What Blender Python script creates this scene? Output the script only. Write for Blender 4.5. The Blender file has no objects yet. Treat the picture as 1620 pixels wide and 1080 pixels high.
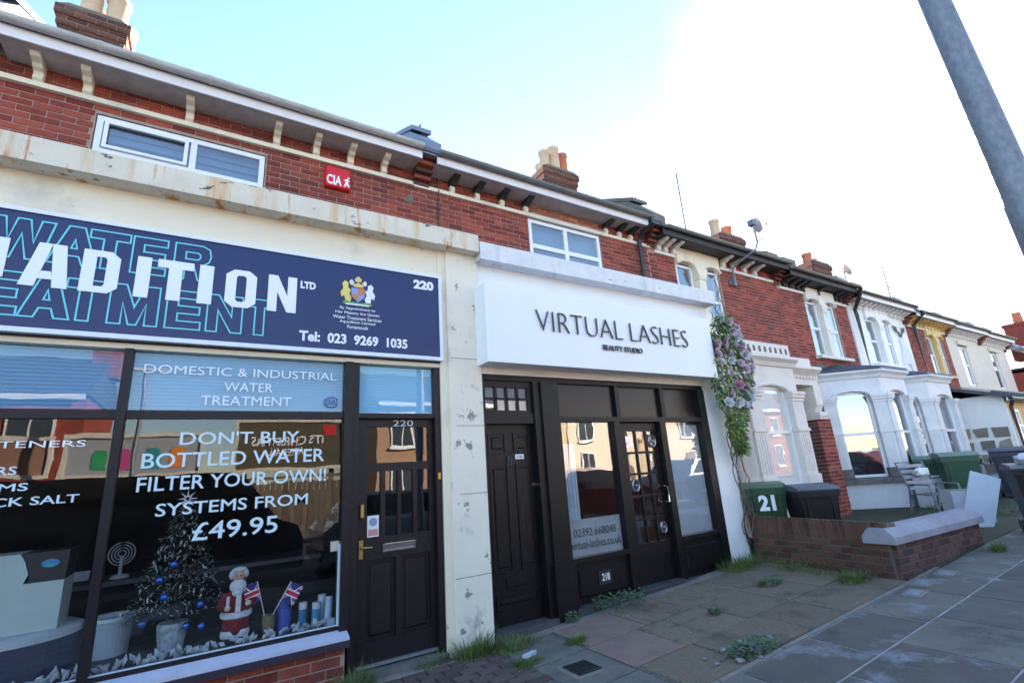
import bpy, math, random
from mathutils import Vector
random.seed(7)
R = math.radians
scene = bpy.context.scene
COL = scene.collection

# ------------------------------------------------------------------ camera
cam_d = bpy.data.cameras.new('camera')
cam = bpy.data.objects.new('camera', cam_d); COL.objects.link(cam)
YAW, PITCH, ROLL = R(32.46), R(15.26), R(-3.87)
fwd = Vector((math.sin(YAW)*math.cos(PITCH), math.cos(YAW)*math.cos(PITCH), math.sin(PITCH)))
right = Vector((math.cos(YAW), -math.sin(YAW), 0)); up = right.cross(fwd)
r2 = right*math.cos(ROLL)+up*math.sin(ROLL); u2 = -right*math.sin(ROLL)+up*math.cos(ROLL)
from mathutils import Matrix
m = Matrix((( r2.x, u2.x, -fwd.x, 0), (r2.y, u2.y, -fwd.y, -4.5), (r2.z, u2.z, -fwd.z, 1.52), (0,0,0,1)))
cam.matrix_world = m
cam_d.sensor_width = 36; cam_d.lens = 36*767/1620; cam_d.clip_start = .05; cam_d.clip_end = 3000
scene.camera = cam

# ------------------------------------------------------------------ sky and sun
SUN_AZ, SUN_EL = R(34), R(21)          # azimuth from +X towards +Y
sun_dir = Vector((math.cos(SUN_AZ)*math.cos(SUN_EL), math.sin(SUN_AZ)*math.cos(SUN_EL), math.sin(SUN_EL)))
world = bpy.data.worlds.new('World'); scene.world = world; world.use_nodes = True
wn, wk = world.node_tree.nodes, world.node_tree.links
wn.clear()
w_out = wn.new('ShaderNodeOutputWorld'); w_bg = wn.new('ShaderNodeBackground')
sky = wn.new('ShaderNodeTexSky'); sky.sky_type = 'NISHITA'; sky.sun_disc = False
sky.sun_elevation = SUN_EL; sky.sun_rotation = math.atan2(sun_dir.x, sun_dir.y)
sky.air_density = 1.0; sky.dust_density = 0.0; sky.ozone_density = 1.5
w_bg.inputs['Strength'].default_value = .088
# thin bright cloud round the sun
tc = wn.new('ShaderNodeTexCoord')
dot = wn.new('ShaderNodeVectorMath'); dot.operation = 'DOT_PRODUCT'
nrm = wn.new('ShaderNodeVectorMath'); nrm.operation = 'NORMALIZE'
wk.new(tc.outputs['Generated'], nrm.inputs[0]); wk.new(nrm.outputs[0], dot.inputs[0])
dot.inputs[1].default_value = tuple(Vector((math.cos(R(18))*math.cos(R(8)), math.sin(R(18))*math.cos(R(8)), math.sin(R(8)))))
nz = wn.new('ShaderNodeTexNoise'); nz.inputs['Scale'].default_value = 1.6; nz.inputs['Detail'].default_value = 6; nz.inputs['Roughness'].default_value = .55
mp = wn.new('ShaderNodeMapping'); mp.inputs['Scale'].default_value = (1, 1, 2.4)
wk.new(nrm.outputs[0], mp.inputs[0]); wk.new(mp.outputs[0], nz.inputs['Vector'])
ma = wn.new('ShaderNodeMath'); ma.operation = 'MULTIPLY_ADD'; ma.inputs[1].default_value = .32; wk.new(nz.outputs[0], ma.inputs[0]); wk.new(dot.outputs['Value'], ma.inputs[2])
rp = wn.new('ShaderNodeMapRange'); rp.interpolation_type = 'SMOOTHSTEP'; rp.inputs['From Min'].default_value = .94; rp.inputs['From Max'].default_value = 1.12
wk.new(ma.outputs[0], rp.inputs['Value'])
mx = wn.new('ShaderNodeMix'); mx.data_type = 'RGBA'
wk.new(rp.outputs[0], mx.inputs['Factor']); wk.new(sky.outputs[0], mx.inputs['A']); mx.inputs['B'].default_value = (4.6, 4.7, 4.8, 1)
nz2 = wn.new('ShaderNodeTexNoise'); nz2.inputs['Scale'].default_value = 2.6; nz2.inputs['Detail'].default_value = 7; nz2.inputs['Roughness'].default_value = .6
mp2 = wn.new('ShaderNodeMapping'); mp2.inputs['Scale'].default_value = (1, 1, 3.2); mp2.inputs['Location'].default_value = (3, 1, 2); wk.new(nrm.outputs[0], mp2.inputs[0]); wk.new(mp2.outputs[0], nz2.inputs['Vector'])
rp2 = wn.new('ShaderNodeMapRange'); rp2.inputs['From Min'].default_value = .46; rp2.inputs['From Max'].default_value = .72; rp2.inputs['To Max'].default_value = .75; wk.new(nz2.outputs[0], rp2.inputs['Value'])
sep = wn.new('ShaderNodeSeparateXYZ'); wk.new(nrm.outputs[0], sep.inputs[0])
rp3 = wn.new('ShaderNodeMapRange'); rp3.inputs['From Min'].default_value = .36; rp3.inputs['From Max'].default_value = .08; wk.new(sep.outputs['Z'], rp3.inputs['Value'])
mu = wn.new('ShaderNodeMath'); mu.operation = 'MULTIPLY'; wk.new(rp2.outputs[0], mu.inputs[0]); wk.new(rp3.outputs[0], mu.inputs[1])
mx2 = wn.new('ShaderNodeMix'); mx2.data_type = 'RGBA'; wk.new(mu.outputs[0], mx2.inputs['Factor']); wk.new(mx.outputs['Result'], mx2.inputs['A']); mx2.inputs['B'].default_value = (2.6, 2.7, 2.9, 1)
wk.new(mx2.outputs['Result'], w_bg.inputs['Color']); wk.new(w_bg.outputs[0], w_out.inputs[0])
sun_d = bpy.data.lights.new('sun', 'SUN'); sun_d.energy = 4.8; sun_d.angle = R(.6); sun_d.color = (1, .88, .74)
sun = bpy.data.objects.new('sun', sun_d); COL.objects.link(sun)
sun.rotation_euler = (-sun_dir).to_track_quat('-Z', 'Y').to_euler(); sun.location = (0, 0, 30)
vs = scene.view_settings
vs.view_transform = 'Standard'; vs.look = 'None'; vs.gamma = 1; vs.use_curve_mapping = False; vs.exposure = 2.86
scene.cycles.transparent_max_bounces = 16; scene.cycles.max_bounces = 8

# ------------------------------------------------------------------ mesh helpers
class MB:
    def __init__(s): s.v = []; s.f = []
    def quad(s, *p):
        n = len(s.v); s.v += [tuple(q) for q in p]; s.f.append(tuple(range(n, n+len(p)))); return s
    def box(s, x0, x1, y0, y1, z0, z1):
        n = len(s.v)
        s.v += [(x0,y0,z0),(x1,y0,z0),(x1,y1,z0),(x0,y1,z0),(x0,y0,z1),(x1,y0,z1),(x1,y1,z1),(x0,y1,z1)]
        s.f += [tuple(n+i for i in q) for q in ((0,3,2,1),(4,5,6,7),(0,1,5,4),(1,2,6,5),(2,3,7,6),(3,0,4,7))]; return s
    def cham(s, x0, x1, y0, y1, z0, z1, c=.006):
        """box whose front (-y) face has chamfered edges"""
        n = len(s.v)
        s.v += [(x0,y0+c,z0),(x1,y0+c,z0),(x1,y0+c,z1),(x0,y0+c,z1),(x0+c,y0,z0+c),(x1-c,y0,z0+c),(x1-c,y0,z1-c),(x0+c,y0,z1-c),(x0,y1,z0),(x1,y1,z0),(x1,y1,z1),(x0,y1,z1)]
        s.f += [tuple(n+i for i in q) for q in ((4,5,6,7),(0,1,5,4),(1,2,6,5),(2,3,7,6),(3,0,4,7),(0,8,9,1),(1,9,10,2),(2,10,11,3),(3,11,8,0),(8,11,10,9))]; return s
    def prism(s, poly, axis, a, b):
        """poly of 2-d points extruded along axis ('x': (y,z), 'y': (x,z), 'z': (x,y))"""
        n = len(s.v); k = len(poly)
        for t in (a, b):
            for p, q in poly:
                s.v.append({'x': (t,p,q), 'y': (p,t,q), 'z': (p,q,t)}[axis])
        s.f.append(tuple(range(n+k-1, n-1, -1))); s.f.append(tuple(range(n+k, n+2*k)))
        for i in range(k):
            j = (i+1) % k; s.f.append((n+i, n+j, n+k+j, n+k+i))
        return s
    def tube(s, pts, r, n=8, cap=True):
        base = len(s.v); pts = [Vector(p) for p in pts]; rr = r if isinstance(r, (list, tuple)) else [r]*len(pts)
        ref = None
        for i, p in enumerate(pts):
            d = (pts[min(i+1, len(pts)-1)]-pts[max(i-1, 0)]).normalized()
            if ref is None: ref = Vector((0,0,1)) if abs(d.z) < .9 else Vector((1,0,0))
            a = d.cross(ref).normalized(); b = d.cross(a).normalized(); ref = a.cross(d)*-1 if False else ref
            for k in range(n):
                t = 2*math.pi*k/n; s.v.append(tuple(p+(a*math.cos(t)+b*math.sin(t))*rr[i]))
        for i in range(len(pts)-1):
            for k in range(n):
                k2 = (k+1) % n; s.f.append((base+i*n+k, base+i*n+k2, base+(i+1)*n+k2, base+(i+1)*n+k))
        if cap:
            s.f.append(tuple(base+k for k in range(n))); e = base+(len(pts)-1)*n; s.f.append(tuple(e+k for k in range(n-1, -1, -1)))
        return s
    def lathe(s, cx, cy, prof, n=16, cap=True):
        base = len(s.v)
        for r, z in prof:
            for k in range(n):
                t = 2*math.pi*k/n; s.v.append((cx+r*math.cos(t), cy+r*math.sin(t), z))
        for i in range(len(prof)-1):
            for k in range(n):
                k2 = (k+1) % n; s.f.append((base+i*n+k, base+i*n+k2, base+(i+1)*n+k2, base+(i+1)*n+k))
        if cap:
            s.f.append(tuple(base+k for k in range(n-1, -1, -1))); e = base+(len(prof)-1)*n; s.f.append(tuple(e+k for k in range(n)))
        return s
    def ball(s, c, r, n=10, m=7, sz=1.):
        base = len(s.v); rx = r if not isinstance(r, tuple) else None
        R3 = r if isinstance(r, tuple) else (r, r, r*sz)
        for i in range(m+1):
            ph = math.pi*i/m
            for k in range(n):
                t = 2*math.pi*k/n; s.v.append((c[0]+R3[0]*math.sin(ph)*math.cos(t), c[1]+R3[1]*math.sin(ph)*math.sin(t), c[2]-R3[2]*math.cos(ph)))
        for i in range(m):
            for k in range(n):
                k2 = (k+1) % n; s.f.append((base+i*n+k, base+i*n+k2, base+(i+1)*n+k2, base+(i+1)*n+k))
        return s
    def mesh(s, name, off=(0,0,0), smooth=False):
        me = bpy.data.meshes.new(name)
        me.from_pydata([(a-off[0], b-off[1], c-off[2]) for a, b, c in s.v], [], s.f); me.update()
        if smooth:
            for p in me.polygons: p.use_smooth = True
        return me

WL = {}
def wl(o): return WL.get(o.name, (0,0,0)) if o else (0,0,0)
def tag(o, label=None, cat=None, group=None, kind=None):
    if label: o['label'] = label
    if cat: o['category'] = cat
    if group: o['group'] = group
    if kind: o['kind'] = kind
    return o
def thing(name, label, cat, loc=(0,0,0), rz=0, group=None):
    o = bpy.data.objects.new(name, None); COL.objects.link(o); o.location = loc; o.rotation_euler[2] = rz
    o.empty_display_size = .2; WL[o.name] = tuple(loc); return tag(o, label, cat, group)
def part(name, mb, mat, parent=None, local=False, smooth=False, kind=None):
    """mb in world coordinates unless local"""
    off = (0,0,0) if local else wl(parent)
    me = mb.mesh(name, off, smooth); me.materials.append(mat)
    o = bpy.data.objects.new(name, me); COL.objects.link(o); o.parent = parent
    WL[o.name] = wl(parent); 
    if kind: o['kind'] = kind
    return o
def inst(name, me, parent, loc, scale=(1,1,1), rot=(0,0,0)):
    o = bpy.data.objects.new(name, me); COL.objects.link(o); o.parent = parent; o.location = loc; o.scale = scale; o.rotation_euler = rot
    return o

# ------------------------------------------------------------------ materials
MATS = {}
def mat(name, c1, c2=None, rough=.7, scale=8., bump=0., bscale=None, metal=0., rnd=0., spec=.5, stretch=None, detail=4, spots=None, coat=0, wstain=0):
    if name in MATS: return MATS[name]
    M = bpy.data.materials.new(name); M.use_nodes = True; N, L = M.node_tree.nodes, M.node_tree.links
    b = N['Principled BSDF']; b.inputs['Roughness'].default_value = rough; b.inputs['Metallic'].default_value = metal
    b.inputs['Specular IOR Level'].default_value = spec; b.inputs['Coat Weight'].default_value = coat; b.inputs['Coat Roughness'].default_value = .05
    c2 = c2 or c1
    co = N.new('ShaderNodeTexCoord'); mpn = N.new('ShaderNodeMapping'); L.new(co.outputs['Object'], mpn.inputs[0])
    if stretch: mpn.inputs['Scale'].default_value = stretch
    if rnd:   # shift the pattern from object to object
        oi = N.new('ShaderNodeObjectInfo'); sc = N.new('ShaderNodeVectorMath'); sc.operation = 'SCALE'; sc.inputs['Scale'].default_value = 37
        L.new(oi.outputs['Random'], sc.inputs[0]); L.new(sc.outputs[0], mpn.inputs['Location'])
    n = N.new('ShaderNodeTexNoise'); n.inputs['Scale'].default_value = scale; n.inputs['Detail'].default_value = detail; n.inputs['Roughness'].default_value = .6
    L.new(mpn.outputs[0], n.inputs['Vector'])
    ramp = N.new('ShaderNodeMapRange'); ramp.inputs['From Min'].default_value = .3; ramp.inputs['From Max'].default_value = .7; L.new(n.outputs[0], ramp.inputs['Value'])
    mixn = N.new('ShaderNodeMix'); mixn.data_type = 'RGBA'; L.new(ramp.outputs[0], mixn.inputs['Factor'])
    mixn.inputs['A'].default_value = (*c1, 1); mixn.inputs['B'].default_value = (*c2, 1)
    col = mixn.outputs['Result']
    if rnd:
        gi = N.new('ShaderNodeNewGeometry'); ad = N.new('ShaderNodeMath'); ad.operation = 'ADD'; L.new(oi.outputs['Random'], ad.inputs[0]); L.new(gi.outputs['Random Per Island'], ad.inputs[1])
        fr = N.new('ShaderNodeMath'); fr.operation = 'FRACT'; L.new(ad.outputs[0], fr.inputs[0])
        pw = N.new('ShaderNodeMapRange'); L.new(fr.outputs[0], pw.inputs['Value']); pw.inputs['To Min'].default_value = 1-rnd; pw.inputs['To Max'].default_value = 1+rnd*.6
        h = N.new('ShaderNodeHueSaturation'); L.new(col, h.inputs['Color']); L.new(pw.outputs[0], h.inputs['Value'])
        hm = N.new('ShaderNodeMapRange'); L.new(fr.outputs[0], hm.inputs['Value']); hm.inputs['To Min'].default_value = .493; hm.inputs['To Max'].default_value = .506; L.new(hm.outputs[0], h.inputs['Hue'])
        col = h.outputs['Color']
    if wstain:
        gp = N.new('ShaderNodeNewGeometry'); wsn = N.new('ShaderNodeTexNoise'); wsn.inputs['Scale'].default_value = 1.7; wsn.inputs['Detail'].default_value = 6; L.new(gp.outputs['Position'], wsn.inputs['Vector'])
        wr = N.new('ShaderNodeMapRange'); wr.inputs['From Min'].default_value = .45; wr.inputs['From Max'].default_value = .72; wr.inputs['To Max'].default_value = wstain; L.new(wsn.outputs[0], wr.inputs['Value'])
        wm = N.new('ShaderNodeMix'); wm.data_type = 'RGBA'; L.new(wr.outputs[0], wm.inputs['Factor']); L.new(col, wm.inputs['A']); wm.inputs['B'].default_value = (.055,.03,.028,1); col = wm.outputs['Result']
    for sp in (spots or []):      # (colour, scale, threshold, softness, stretch)
        sm = N.new('ShaderNodeMapping'); L.new(co.outputs['Object'], sm.inputs[0]); sm.inputs['Scale'].default_value = sp[4] if len(sp) > 4 else (1,1,1); sm.inputs['Location'].default_value = (sp[1], sp[2]*9, 3)
        s2 = N.new('ShaderNodeTexNoise'); s2.inputs['Scale'].default_value = sp[1]; s2.inputs['Detail'].default_value = 7; s2.inputs['Roughness'].default_value = .65; L.new(sm.outputs[0], s2.inputs['Vector'])
        r3 = N.new('ShaderNodeMapRange'); r3.inputs['From Min'].default_value = sp[2]; r3.inputs['From Max'].default_value = sp[2]+sp[3]; L.new(s2.outputs[0], r3.inputs['Value'])
        m3 = N.new('ShaderNodeMix'); m3.data_type = 'RGBA'; L.new(r3.outputs[0], m3.inputs['Factor']); L.new(col, m3.inputs['A']); m3.inputs['B'].default_value = (*sp[0], 1); col = m3.outputs['Result']
    L.new(col, b.inputs['Base Color'])
    if bump:
        n2 = N.new('ShaderNodeTexNoise'); n2.inputs['Scale'].default_value = bscale or scale*4; n2.inputs['Detail'].default_value = 5; L.new(mpn.outputs[0], n2.inputs['Vector'])
        bp = N.new('ShaderNodeBump'); bp.inputs['Strength'].default_value = bump; bp.inputs['Distance'].default_value = .02; L.new(n2.outputs[0], bp.inputs['Height']); L.new(bp.outputs[0], b.inputs['Normal'])
    MATS[name] = M; return M
def glass(name, tint=(1,1,1), base=.05, rough=0., ripple=0.):
    if name in MATS: return MATS[name]
    M = bpy.data.materials.new(name); M.use_nodes = True; N, L = M.node_tree.nodes, M.node_tree.links; N.clear()
    o = N.new('ShaderNodeOutputMaterial'); mixs = N.new('ShaderNodeMixShader'); t = N.new('ShaderNodeBsdfTransparent'); g = N.new('ShaderNodeBsdfGlossy')
    g.inputs['Roughness'].default_value = rough; t.inputs['Color'].default_value = (*tint, 1)
    lw = N.new('ShaderNodeLayerWeight'); lw.inputs['Blend'].default_value = .5
    p = N.new('ShaderNodeMath'); p.operation = 'POWER'; p.inputs[1].default_value = 4.; L.new(lw.outputs['Facing'], p.inputs[0])
    q = N.new('ShaderNodeMath'); q.operation = 'MULTIPLY_ADD'; q.inputs[1].default_value = 1-base; q.inputs[2].default_value = base; L.new(p.outputs[0], q.inputs[0])
    L.new(q.outputs[0], mixs.inputs['Fac']); L.new(t.outputs[0], mixs.inputs[1]); L.new(g.outputs[0], mixs.inputs[2]); L.new(mixs.outputs[0], o.inputs[0])
    if ripple:
        co = N.new('ShaderNodeTexCoord'); n2 = N.new('ShaderNodeTexNoise'); n2.inputs['Scale'].default_value = 2.2; L.new(co.outputs['Object'], n2.inputs['Vector'])
        bp = N.new('ShaderNodeBump'); bp.inputs['Strength'].default_value = ripple; bp.inputs['Distance'].default_value = .05; L.new(n2.outputs[0], bp.inputs['Height']); L.new(bp.outputs[0], g.inputs['Normal'])
    MATS[name] = M; return M

BRICK = mat('red_brick', (.35,.062,.038), (.25,.043,.030), .85, 14, .5, 60, rnd=.45, wstain=.55)
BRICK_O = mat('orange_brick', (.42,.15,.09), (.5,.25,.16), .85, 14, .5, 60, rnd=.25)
BRICK_D = mat('dark_brick', (.075,.045,.04), (.14,.06,.045), .9, 9, .6, 50, rnd=.4)  # dark brick, also used for the shade coloured onto chimney fronts
BRICK_G = mat('garden_brick', (.14,.052,.038), (.085,.04,.033), .88, 7, .6, 50, rnd=.4, spots=[((.09,.095,.03), 3.2, .56, .15)])
MORTAR = mat('mortar', (.44,.32,.27), (.30,.22,.19), .95, 20, .4)
MORTAR_D = mat('dark_mortar', (.15,.13,.11), (.10,.09,.08), .95, 20, .4)
CREAM = mat('cream_paint', (.80,.72,.57), (.76,.68,.53), .6, 3, .08, 30, spots=[((.33,.31,.28), 5, .68, .03), ((.52,.48,.41), 1.3, .56, .18)])
CREAM_P = mat('peeling_cream_paint', (.80,.74,.62), (.74,.68,.57), .65, 3, .15, 30, spots=[((.42,.39,.35), 2.6, .58, .10, (1,1,.8)), ((.27,.25,.23), 5.5, .61, .03, (1,1,.8)), ((.55,.50,.42), 1.4, .56, .18)])
COPING_R = mat('rusty_cream_paint', (.74,.67,.54), (.64,.57,.45), .65, 4, .2, 30, spots=[((.62,.33,.10), 2.6, .51, .15, (1.6,1,.10)), ((.52,.18,.04), 5, .565, .07, (1.5,1,.12)), ((.10,.09,.08), 6, .625, .02, (.7,1,1.6))])
WHITE = mat('white_paint', (.80,.80,.80), (.74,.75,.76), .5, 2, .06, 30)
WHITE_C = mat('weathered_white_paint', (.74,.74,.75), (.62,.62,.63), .6, 5, .2, 40, spots=[((.12,.10,.09), 6, .64, .02, (.6,1,1.8)), ((.5,.5,.5), 3, .55, .2, (1.5,1,.2))])
STONE_W = mat('painted_stonework', (.74,.70,.64), (.66,.61,.55), .6, 4, .12, 40)
STONE_B = mat('pale_blue_white_paint', (.72,.74,.76), (.62,.64,.67), .6, 4, .12, 40, spots=[((.40,.38,.36), 4, .70, .06)])
STONE_G = mat('bare_grey_stone', (.20,.185,.17), (.12,.11,.10), .9, 6, .4, 40)
UPVC = mat('white_upvc', (.80,.81,.84), None, .3)
FASCIA = mat('fascia_board', (.76,.72,.74), (.70,.66,.68), .4, 5)
GUTTER_W = mat('dirty_white_gutter', (.55,.54,.53), (.36,.35,.34), .45, 6, .1, stretch=(1,4,4))
GUTTER_G = mat('grey_gutter', (.17,.18,.17), (.11,.115,.11), .5, 6, stretch=(1,4,4))
SOFFIT = mat('soffit_board', (.50,.45,.43), (.34,.30,.28), .8, 5)
SOFFIT_D = mat('dark_timber_eaves', (.035,.033,.033), (.02,.02,.02), .6, 5)
BLACK = mat('black_gloss_paint', (.004,.004,.005), (.007,.0065,.008), .42, 5, .15, 25, stretch=(3,3,.6), spec=.32, spots=[((.05,.05,.055), 11, .70, .04)])
BLACKB = mat('dark_brown_black_paint', (.010,.007,.009), (.015,.011,.014), .45, 5, .12, 25, stretch=(3,3,.5), spec=.35, spots=[((.06,.055,.06), 12, .71, .04)])
BLACKG = mat('black_glass_panel', (.006,.006,.008), None, .28, spec=.45)
BLACKP = mat('black_plastic', (.018,.018,.02), (.03,.03,.032), .45, 8)
IRON = mat('black_iron_pipe', (.02,.02,.022), (.03,.03,.03), .4, 8)
LEAD = mat('lead_sheet', (.20,.23,.30), (.14,.16,.21), .45, 6, .1)
SLATE = mat('slate', (.10,.11,.14), (.06,.065,.08), .6, 5, .3, rnd=.3)
RENDER_G = mat('weathered_cement', (.20,.175,.15), (.12,.105,.09), .95, 6, .4)
TERRA = mat('buff_clay_pot', (.62,.45,.30), (.50,.36,.24), .8, 6, .2)
TERRA_R = mat('red_clay_pot', (.50,.16,.08), (.40,.12,.06), .8, 6, .2)
GLASS = glass('window_glass', base=.05, ripple=.02)
GLASS_D = glass('house_glass', (.85,.9,.95), base=.16, ripple=.06)
GLASS_T = glass('textured_glass', (.8,.85,.9), base=.25, rough=.25, ripple=.3)
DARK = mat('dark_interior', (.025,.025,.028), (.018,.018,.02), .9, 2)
NAVY = mat('navy_sign_face', (.006,.017,.095), (.009,.022,.11), .35, 3)
SIGNW = mat('white_sign_face', (.84,.85,.87), (.80,.81,.835), .4, 1.5, stretch=(1,1,.3))
LETW = mat('white_vinyl', (.82,.85,.9), None, .5)
LETC = mat('cyan_vinyl', (.16,.62,.72), None, .5)
LETD = mat('charcoal_letter', (.045,.05,.055), (.06,.065,.07), .35)
CHROME = mat('polished_metal', (.7,.7,.72), None, .18, metal=1)
BRASS = mat('worn_brass', (.55,.38,.14), (.4,.28,.1), .35, 12, metal=1)
GALV = mat('galvanised_steel', (.14,.155,.18), (.22,.24,.27), .5, 34, .1, metal=.35, detail=2, stretch=(1,1,.55))
FLAG = mat('paving_slab', (.15,.134,.113), (.10,.091,.08), .85, 2.5, .35, 70, rnd=.32, spots=[((.045,.045,.045), 1.3, .54, .16), ((.21,.22,.25), 2.4, .555, .12), ((.035,.034,.033), 13, .66, .03), ((.26,.26,.26), 55, .68, .05)])
AGG = mat('aggregate_slab', (.30,.225,.155), (.14,.11,.082), .95, 90, .8, 120, rnd=.2, detail=2, spots=[((.40,.33,.27), 60, .62, .06), ((.11,.085,.065), 2.2, .53, .16), ((.10,.105,.05), 3.1, .60, .10), ((.06,.05,.045), 90, .62, .05)])
AGG_P = mat('pinkish_screed', (.27,.175,.14), (.20,.145,.125), .95, 6, .4, 60)
CONC = mat('concrete', (.17,.165,.145), (.12,.118,.108), .95, 8, .4, 60)
CONC_L = mat('pale_concrete', (.24,.215,.185), (.19,.17,.15), .95, 10, .4, 60)
PAVER = mat('block_paver', (.12,.075,.068), (.085,.062,.06), .9, 20, .5, 70, rnd=.3)
SOIL = mat('mossy_soil', (.045,.042,.028), (.06,.07,.03), 1., 7, .6, 40)
GRASS = mat('grass_blade', (.09,.15,.03), (.16,.20,.06), .8, 30, rnd=.4)
WEED = mat('weed_leaf', (.07,.13,.05), (.13,.19,.10), .8, 30, rnd=.4)
ASPH = mat('asphalt', (.05,.05,.052), (.038,.038,.04), .9, 60, .5)
BINGREEN = mat('green_bin_plastic', (.010,.045,.018), (.016,.06,.026), .5, 5)
BINLID = mat('faded_green_lid', (.09,.17,.12), (.13,.21,.16), .5, 5)

# ------------------------------------------------------------------ text
def text(name, s, mt, parent, x0, x1, z0, z1, y, depth=.003, offset=0., shear=0., outline=0., face=-1):
    cu = bpy.data.curves.new('t', 'FONT'); cu.body = s; cu.size = 1; cu.offset = offset; cu.shear = shear
    cu.align_x = 'LEFT'; cu.space_character = 1.0; cu.resolution_u = 3
    if outline: cu.fill_mode = 'NONE'; cu.bevel_depth = outline; cu.bevel_resolution = 0
    else: cu.extrude = .01
    o = bpy.data.objects.new('t', cu); COL.objects.link(o)
    dg = bpy.context.evaluated_depsgraph_get(); me = bpy.data.meshes.new_from_object(o.evaluated_get(dg)); bpy.data.objects.remove(o); bpy.data.curves.remove(cu)
    xs = [v.co.x for v in me.vertices]; ys = [v.co.y for v in me.vertices]; zs = [v.co.z for v in me.vertices]
    if not xs: return None
    ax, bx, ay, by, az, bz = min(xs), max(xs), min(ys), max(ys), min(zs), max(zs)
    off = wl(parent); dz = max(bz-az, 1e-6)
    for v in me.vertices:
        u = (v.co.x-ax)/(bx-ax); w = (v.co.y-ay)/(by-ay); t = (v.co.z-az)/dz
        X = x0+(x1-x0)*u if face < 0 else x1-(x1-x0)*u
        v.co = (X-off[0], y+face*depth*t-off[1], z0+(z1-z0)*w-off[2])
    if face > 0: me.flip_normals()
    me.materials.clear(); me.materials.append(mt); me.update()
    o = bpy.data.objects.new(name, me); COL.objects.link(o); o.parent = parent; WL[o.name] = off
    return o

# ------------------------------------------------------------------ bricks
def brick_mesh(name, mt, L=.215, H=.065, D=.05, c=.005):
    b = MB().cham(-L/2, L/2, 0, D, -H/2, H/2, c); me = b.mesh(name); me.materials.append(mt); return me
BM = {k: brick_mesh('brick_'+k, m_) for k, m_ in (('red', BRICK), ('orange', BRICK_O), ('dark', BRICK_D), ('garden', BRICK_G))}
CAMP = Vector((0, -4.5, 1.52))
def bricks(parent, kind, u0, u1, v0, v1, y, holes=(), limit=290, L=.225, H=.075, j=.010, phase=0, world_of=None, jitter=.002, name='brick', orange=None, ragend=False, ragstart=False):
    """lay stretcher courses on the local plane y, u along x, v up; the nearest `limit` are objects, the rest one mesh"""
    off = (0,0,0) if world_of else wl(parent); out = []
    nrow = int(round((v1-v0)/H))
    for r in range(nrow):
        a = v0+r*H; zc = a+H/2
        u = u0-((r+phase) % 2)*L/2
        if ragstart: u = u0+((r+phase) % 2)*L/2
        while u < u1-.01:
            s, e = max(u, u0), (u+L if ragend else min(u+L, u1)); u += L
            segs = [(s, e)]
            for (h0, h1, w0, w1) in holes:
                if zc > w0 and zc < w1:
                    ns = []
                    for p, q in segs:
                        if q <= h0 or p >= h1: ns.append((p, q)); continue
                        if p < h0: ns.append((p, h0))
                        if q > h1: ns.append((h1, q))
                    segs = ns
            for p, q in segs:
                if q-p > .045: out.append(((p+q)/2, zc, q-p-j))
    def dist(t):
        w = world_of(t[0], y, t[1]) if world_of else (t[0], y, t[1])
        return (Vector(w)-CAMP).length
    out.sort(key=dist)
    for (uc, zc, ln) in out[:limit]:
        k = kind
        if orange and orange(uc, zc): k = 'orange'
        inst(name, BM[k], parent, (uc-off[0], y-off[1]+random.uniform(-jitter, jitter), zc-off[2]+random.uniform(-.0015, .0015)), (ln/.215, 1, (H-j)/.065), (0, random.uniform(-.004,.004), random.uniform(-.006,.006)))
    if len(out) > limit:
        b = MB()
        for (uc, zc, ln) in out[limit:]: b.cham(uc-ln/2, uc+ln/2, y, y+.05, zc-(H-j)/2, zc+(H-j)/2, .005)
        part('brickwork', b, BM[kind].materials[0], parent, local=bool(world_of), kind='stuff')

def gz(x):     # the street rises gently
    return 0. if x < 2.4 else .04*(min(x, 9.6)-2.4)

# ------------------------------------------------------------------ windows
def window(parent, x0, x1, z0, z1, y, fm=UPVC, fw=.06, cols=(), rows=(), bar=.05, gm=GLASS_D, back='blind', dep=.06, name='window'):
    b = MB()
    b.box(x0, x0+fw, y, y+dep, z0, z1).box(x1-fw, x1, y, y+dep, z0, z1).box(x0+fw, x1-fw, y, y+dep, z0, z0+fw).box(x0+fw, x1-fw, y, y+dep, z1-fw, z1)
    xs = [x0+fw]+[v for c in cols for v in (c-bar/2, c+bar/2)]+[x1-fw]; zs = [z0+fw]+[v for c in rows for v in (c-bar/2, c+bar/2)]+[z1-fw]
    for c in cols: b.box(c-bar/2, c+bar/2, y+.002, y+dep-.002, z0+fw, z1-fw)
    for c in rows:
        for i in range(0, len(xs), 2): b.box(xs[i], xs[i+1], y+.004, y+dep-.004, c-bar/2, c+bar/2)
    w = part(name, b, fm, parent)
    for i in range(0, len(xs), 2):
        for k in range(0, len(zs), 2):
            part('pane', MB().box(xs[i]-.004, xs[i+1]+.004, y+.022, y+.028, zs[k]-.004, zs[k+1]+.004), gm, w)
    if back: part(back, MB().box(x0+.01, x1-.01, y+.14, y+.15, z0, z1), MATS.get('curtain_'+back) or mat('curtain_'+back, (.30,.33,.38) if back == 'blind' else (.03,.035,.04), None, .9), w)
    return w
def slat_blind(parent, x0, x1, z0, z1, y, mt, pitch=.028, tilt=.005):
    b = MB(); z = z0+.01
    while z < z1-.01:
        b.quad((x0,y,z), (x1,y,z), (x1,y+tilt,z+pitch*1.02), (x0,y+tilt,z+pitch*1.02)); z += pitch
    return part('venetian_blind', b, mt, parent)

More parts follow.
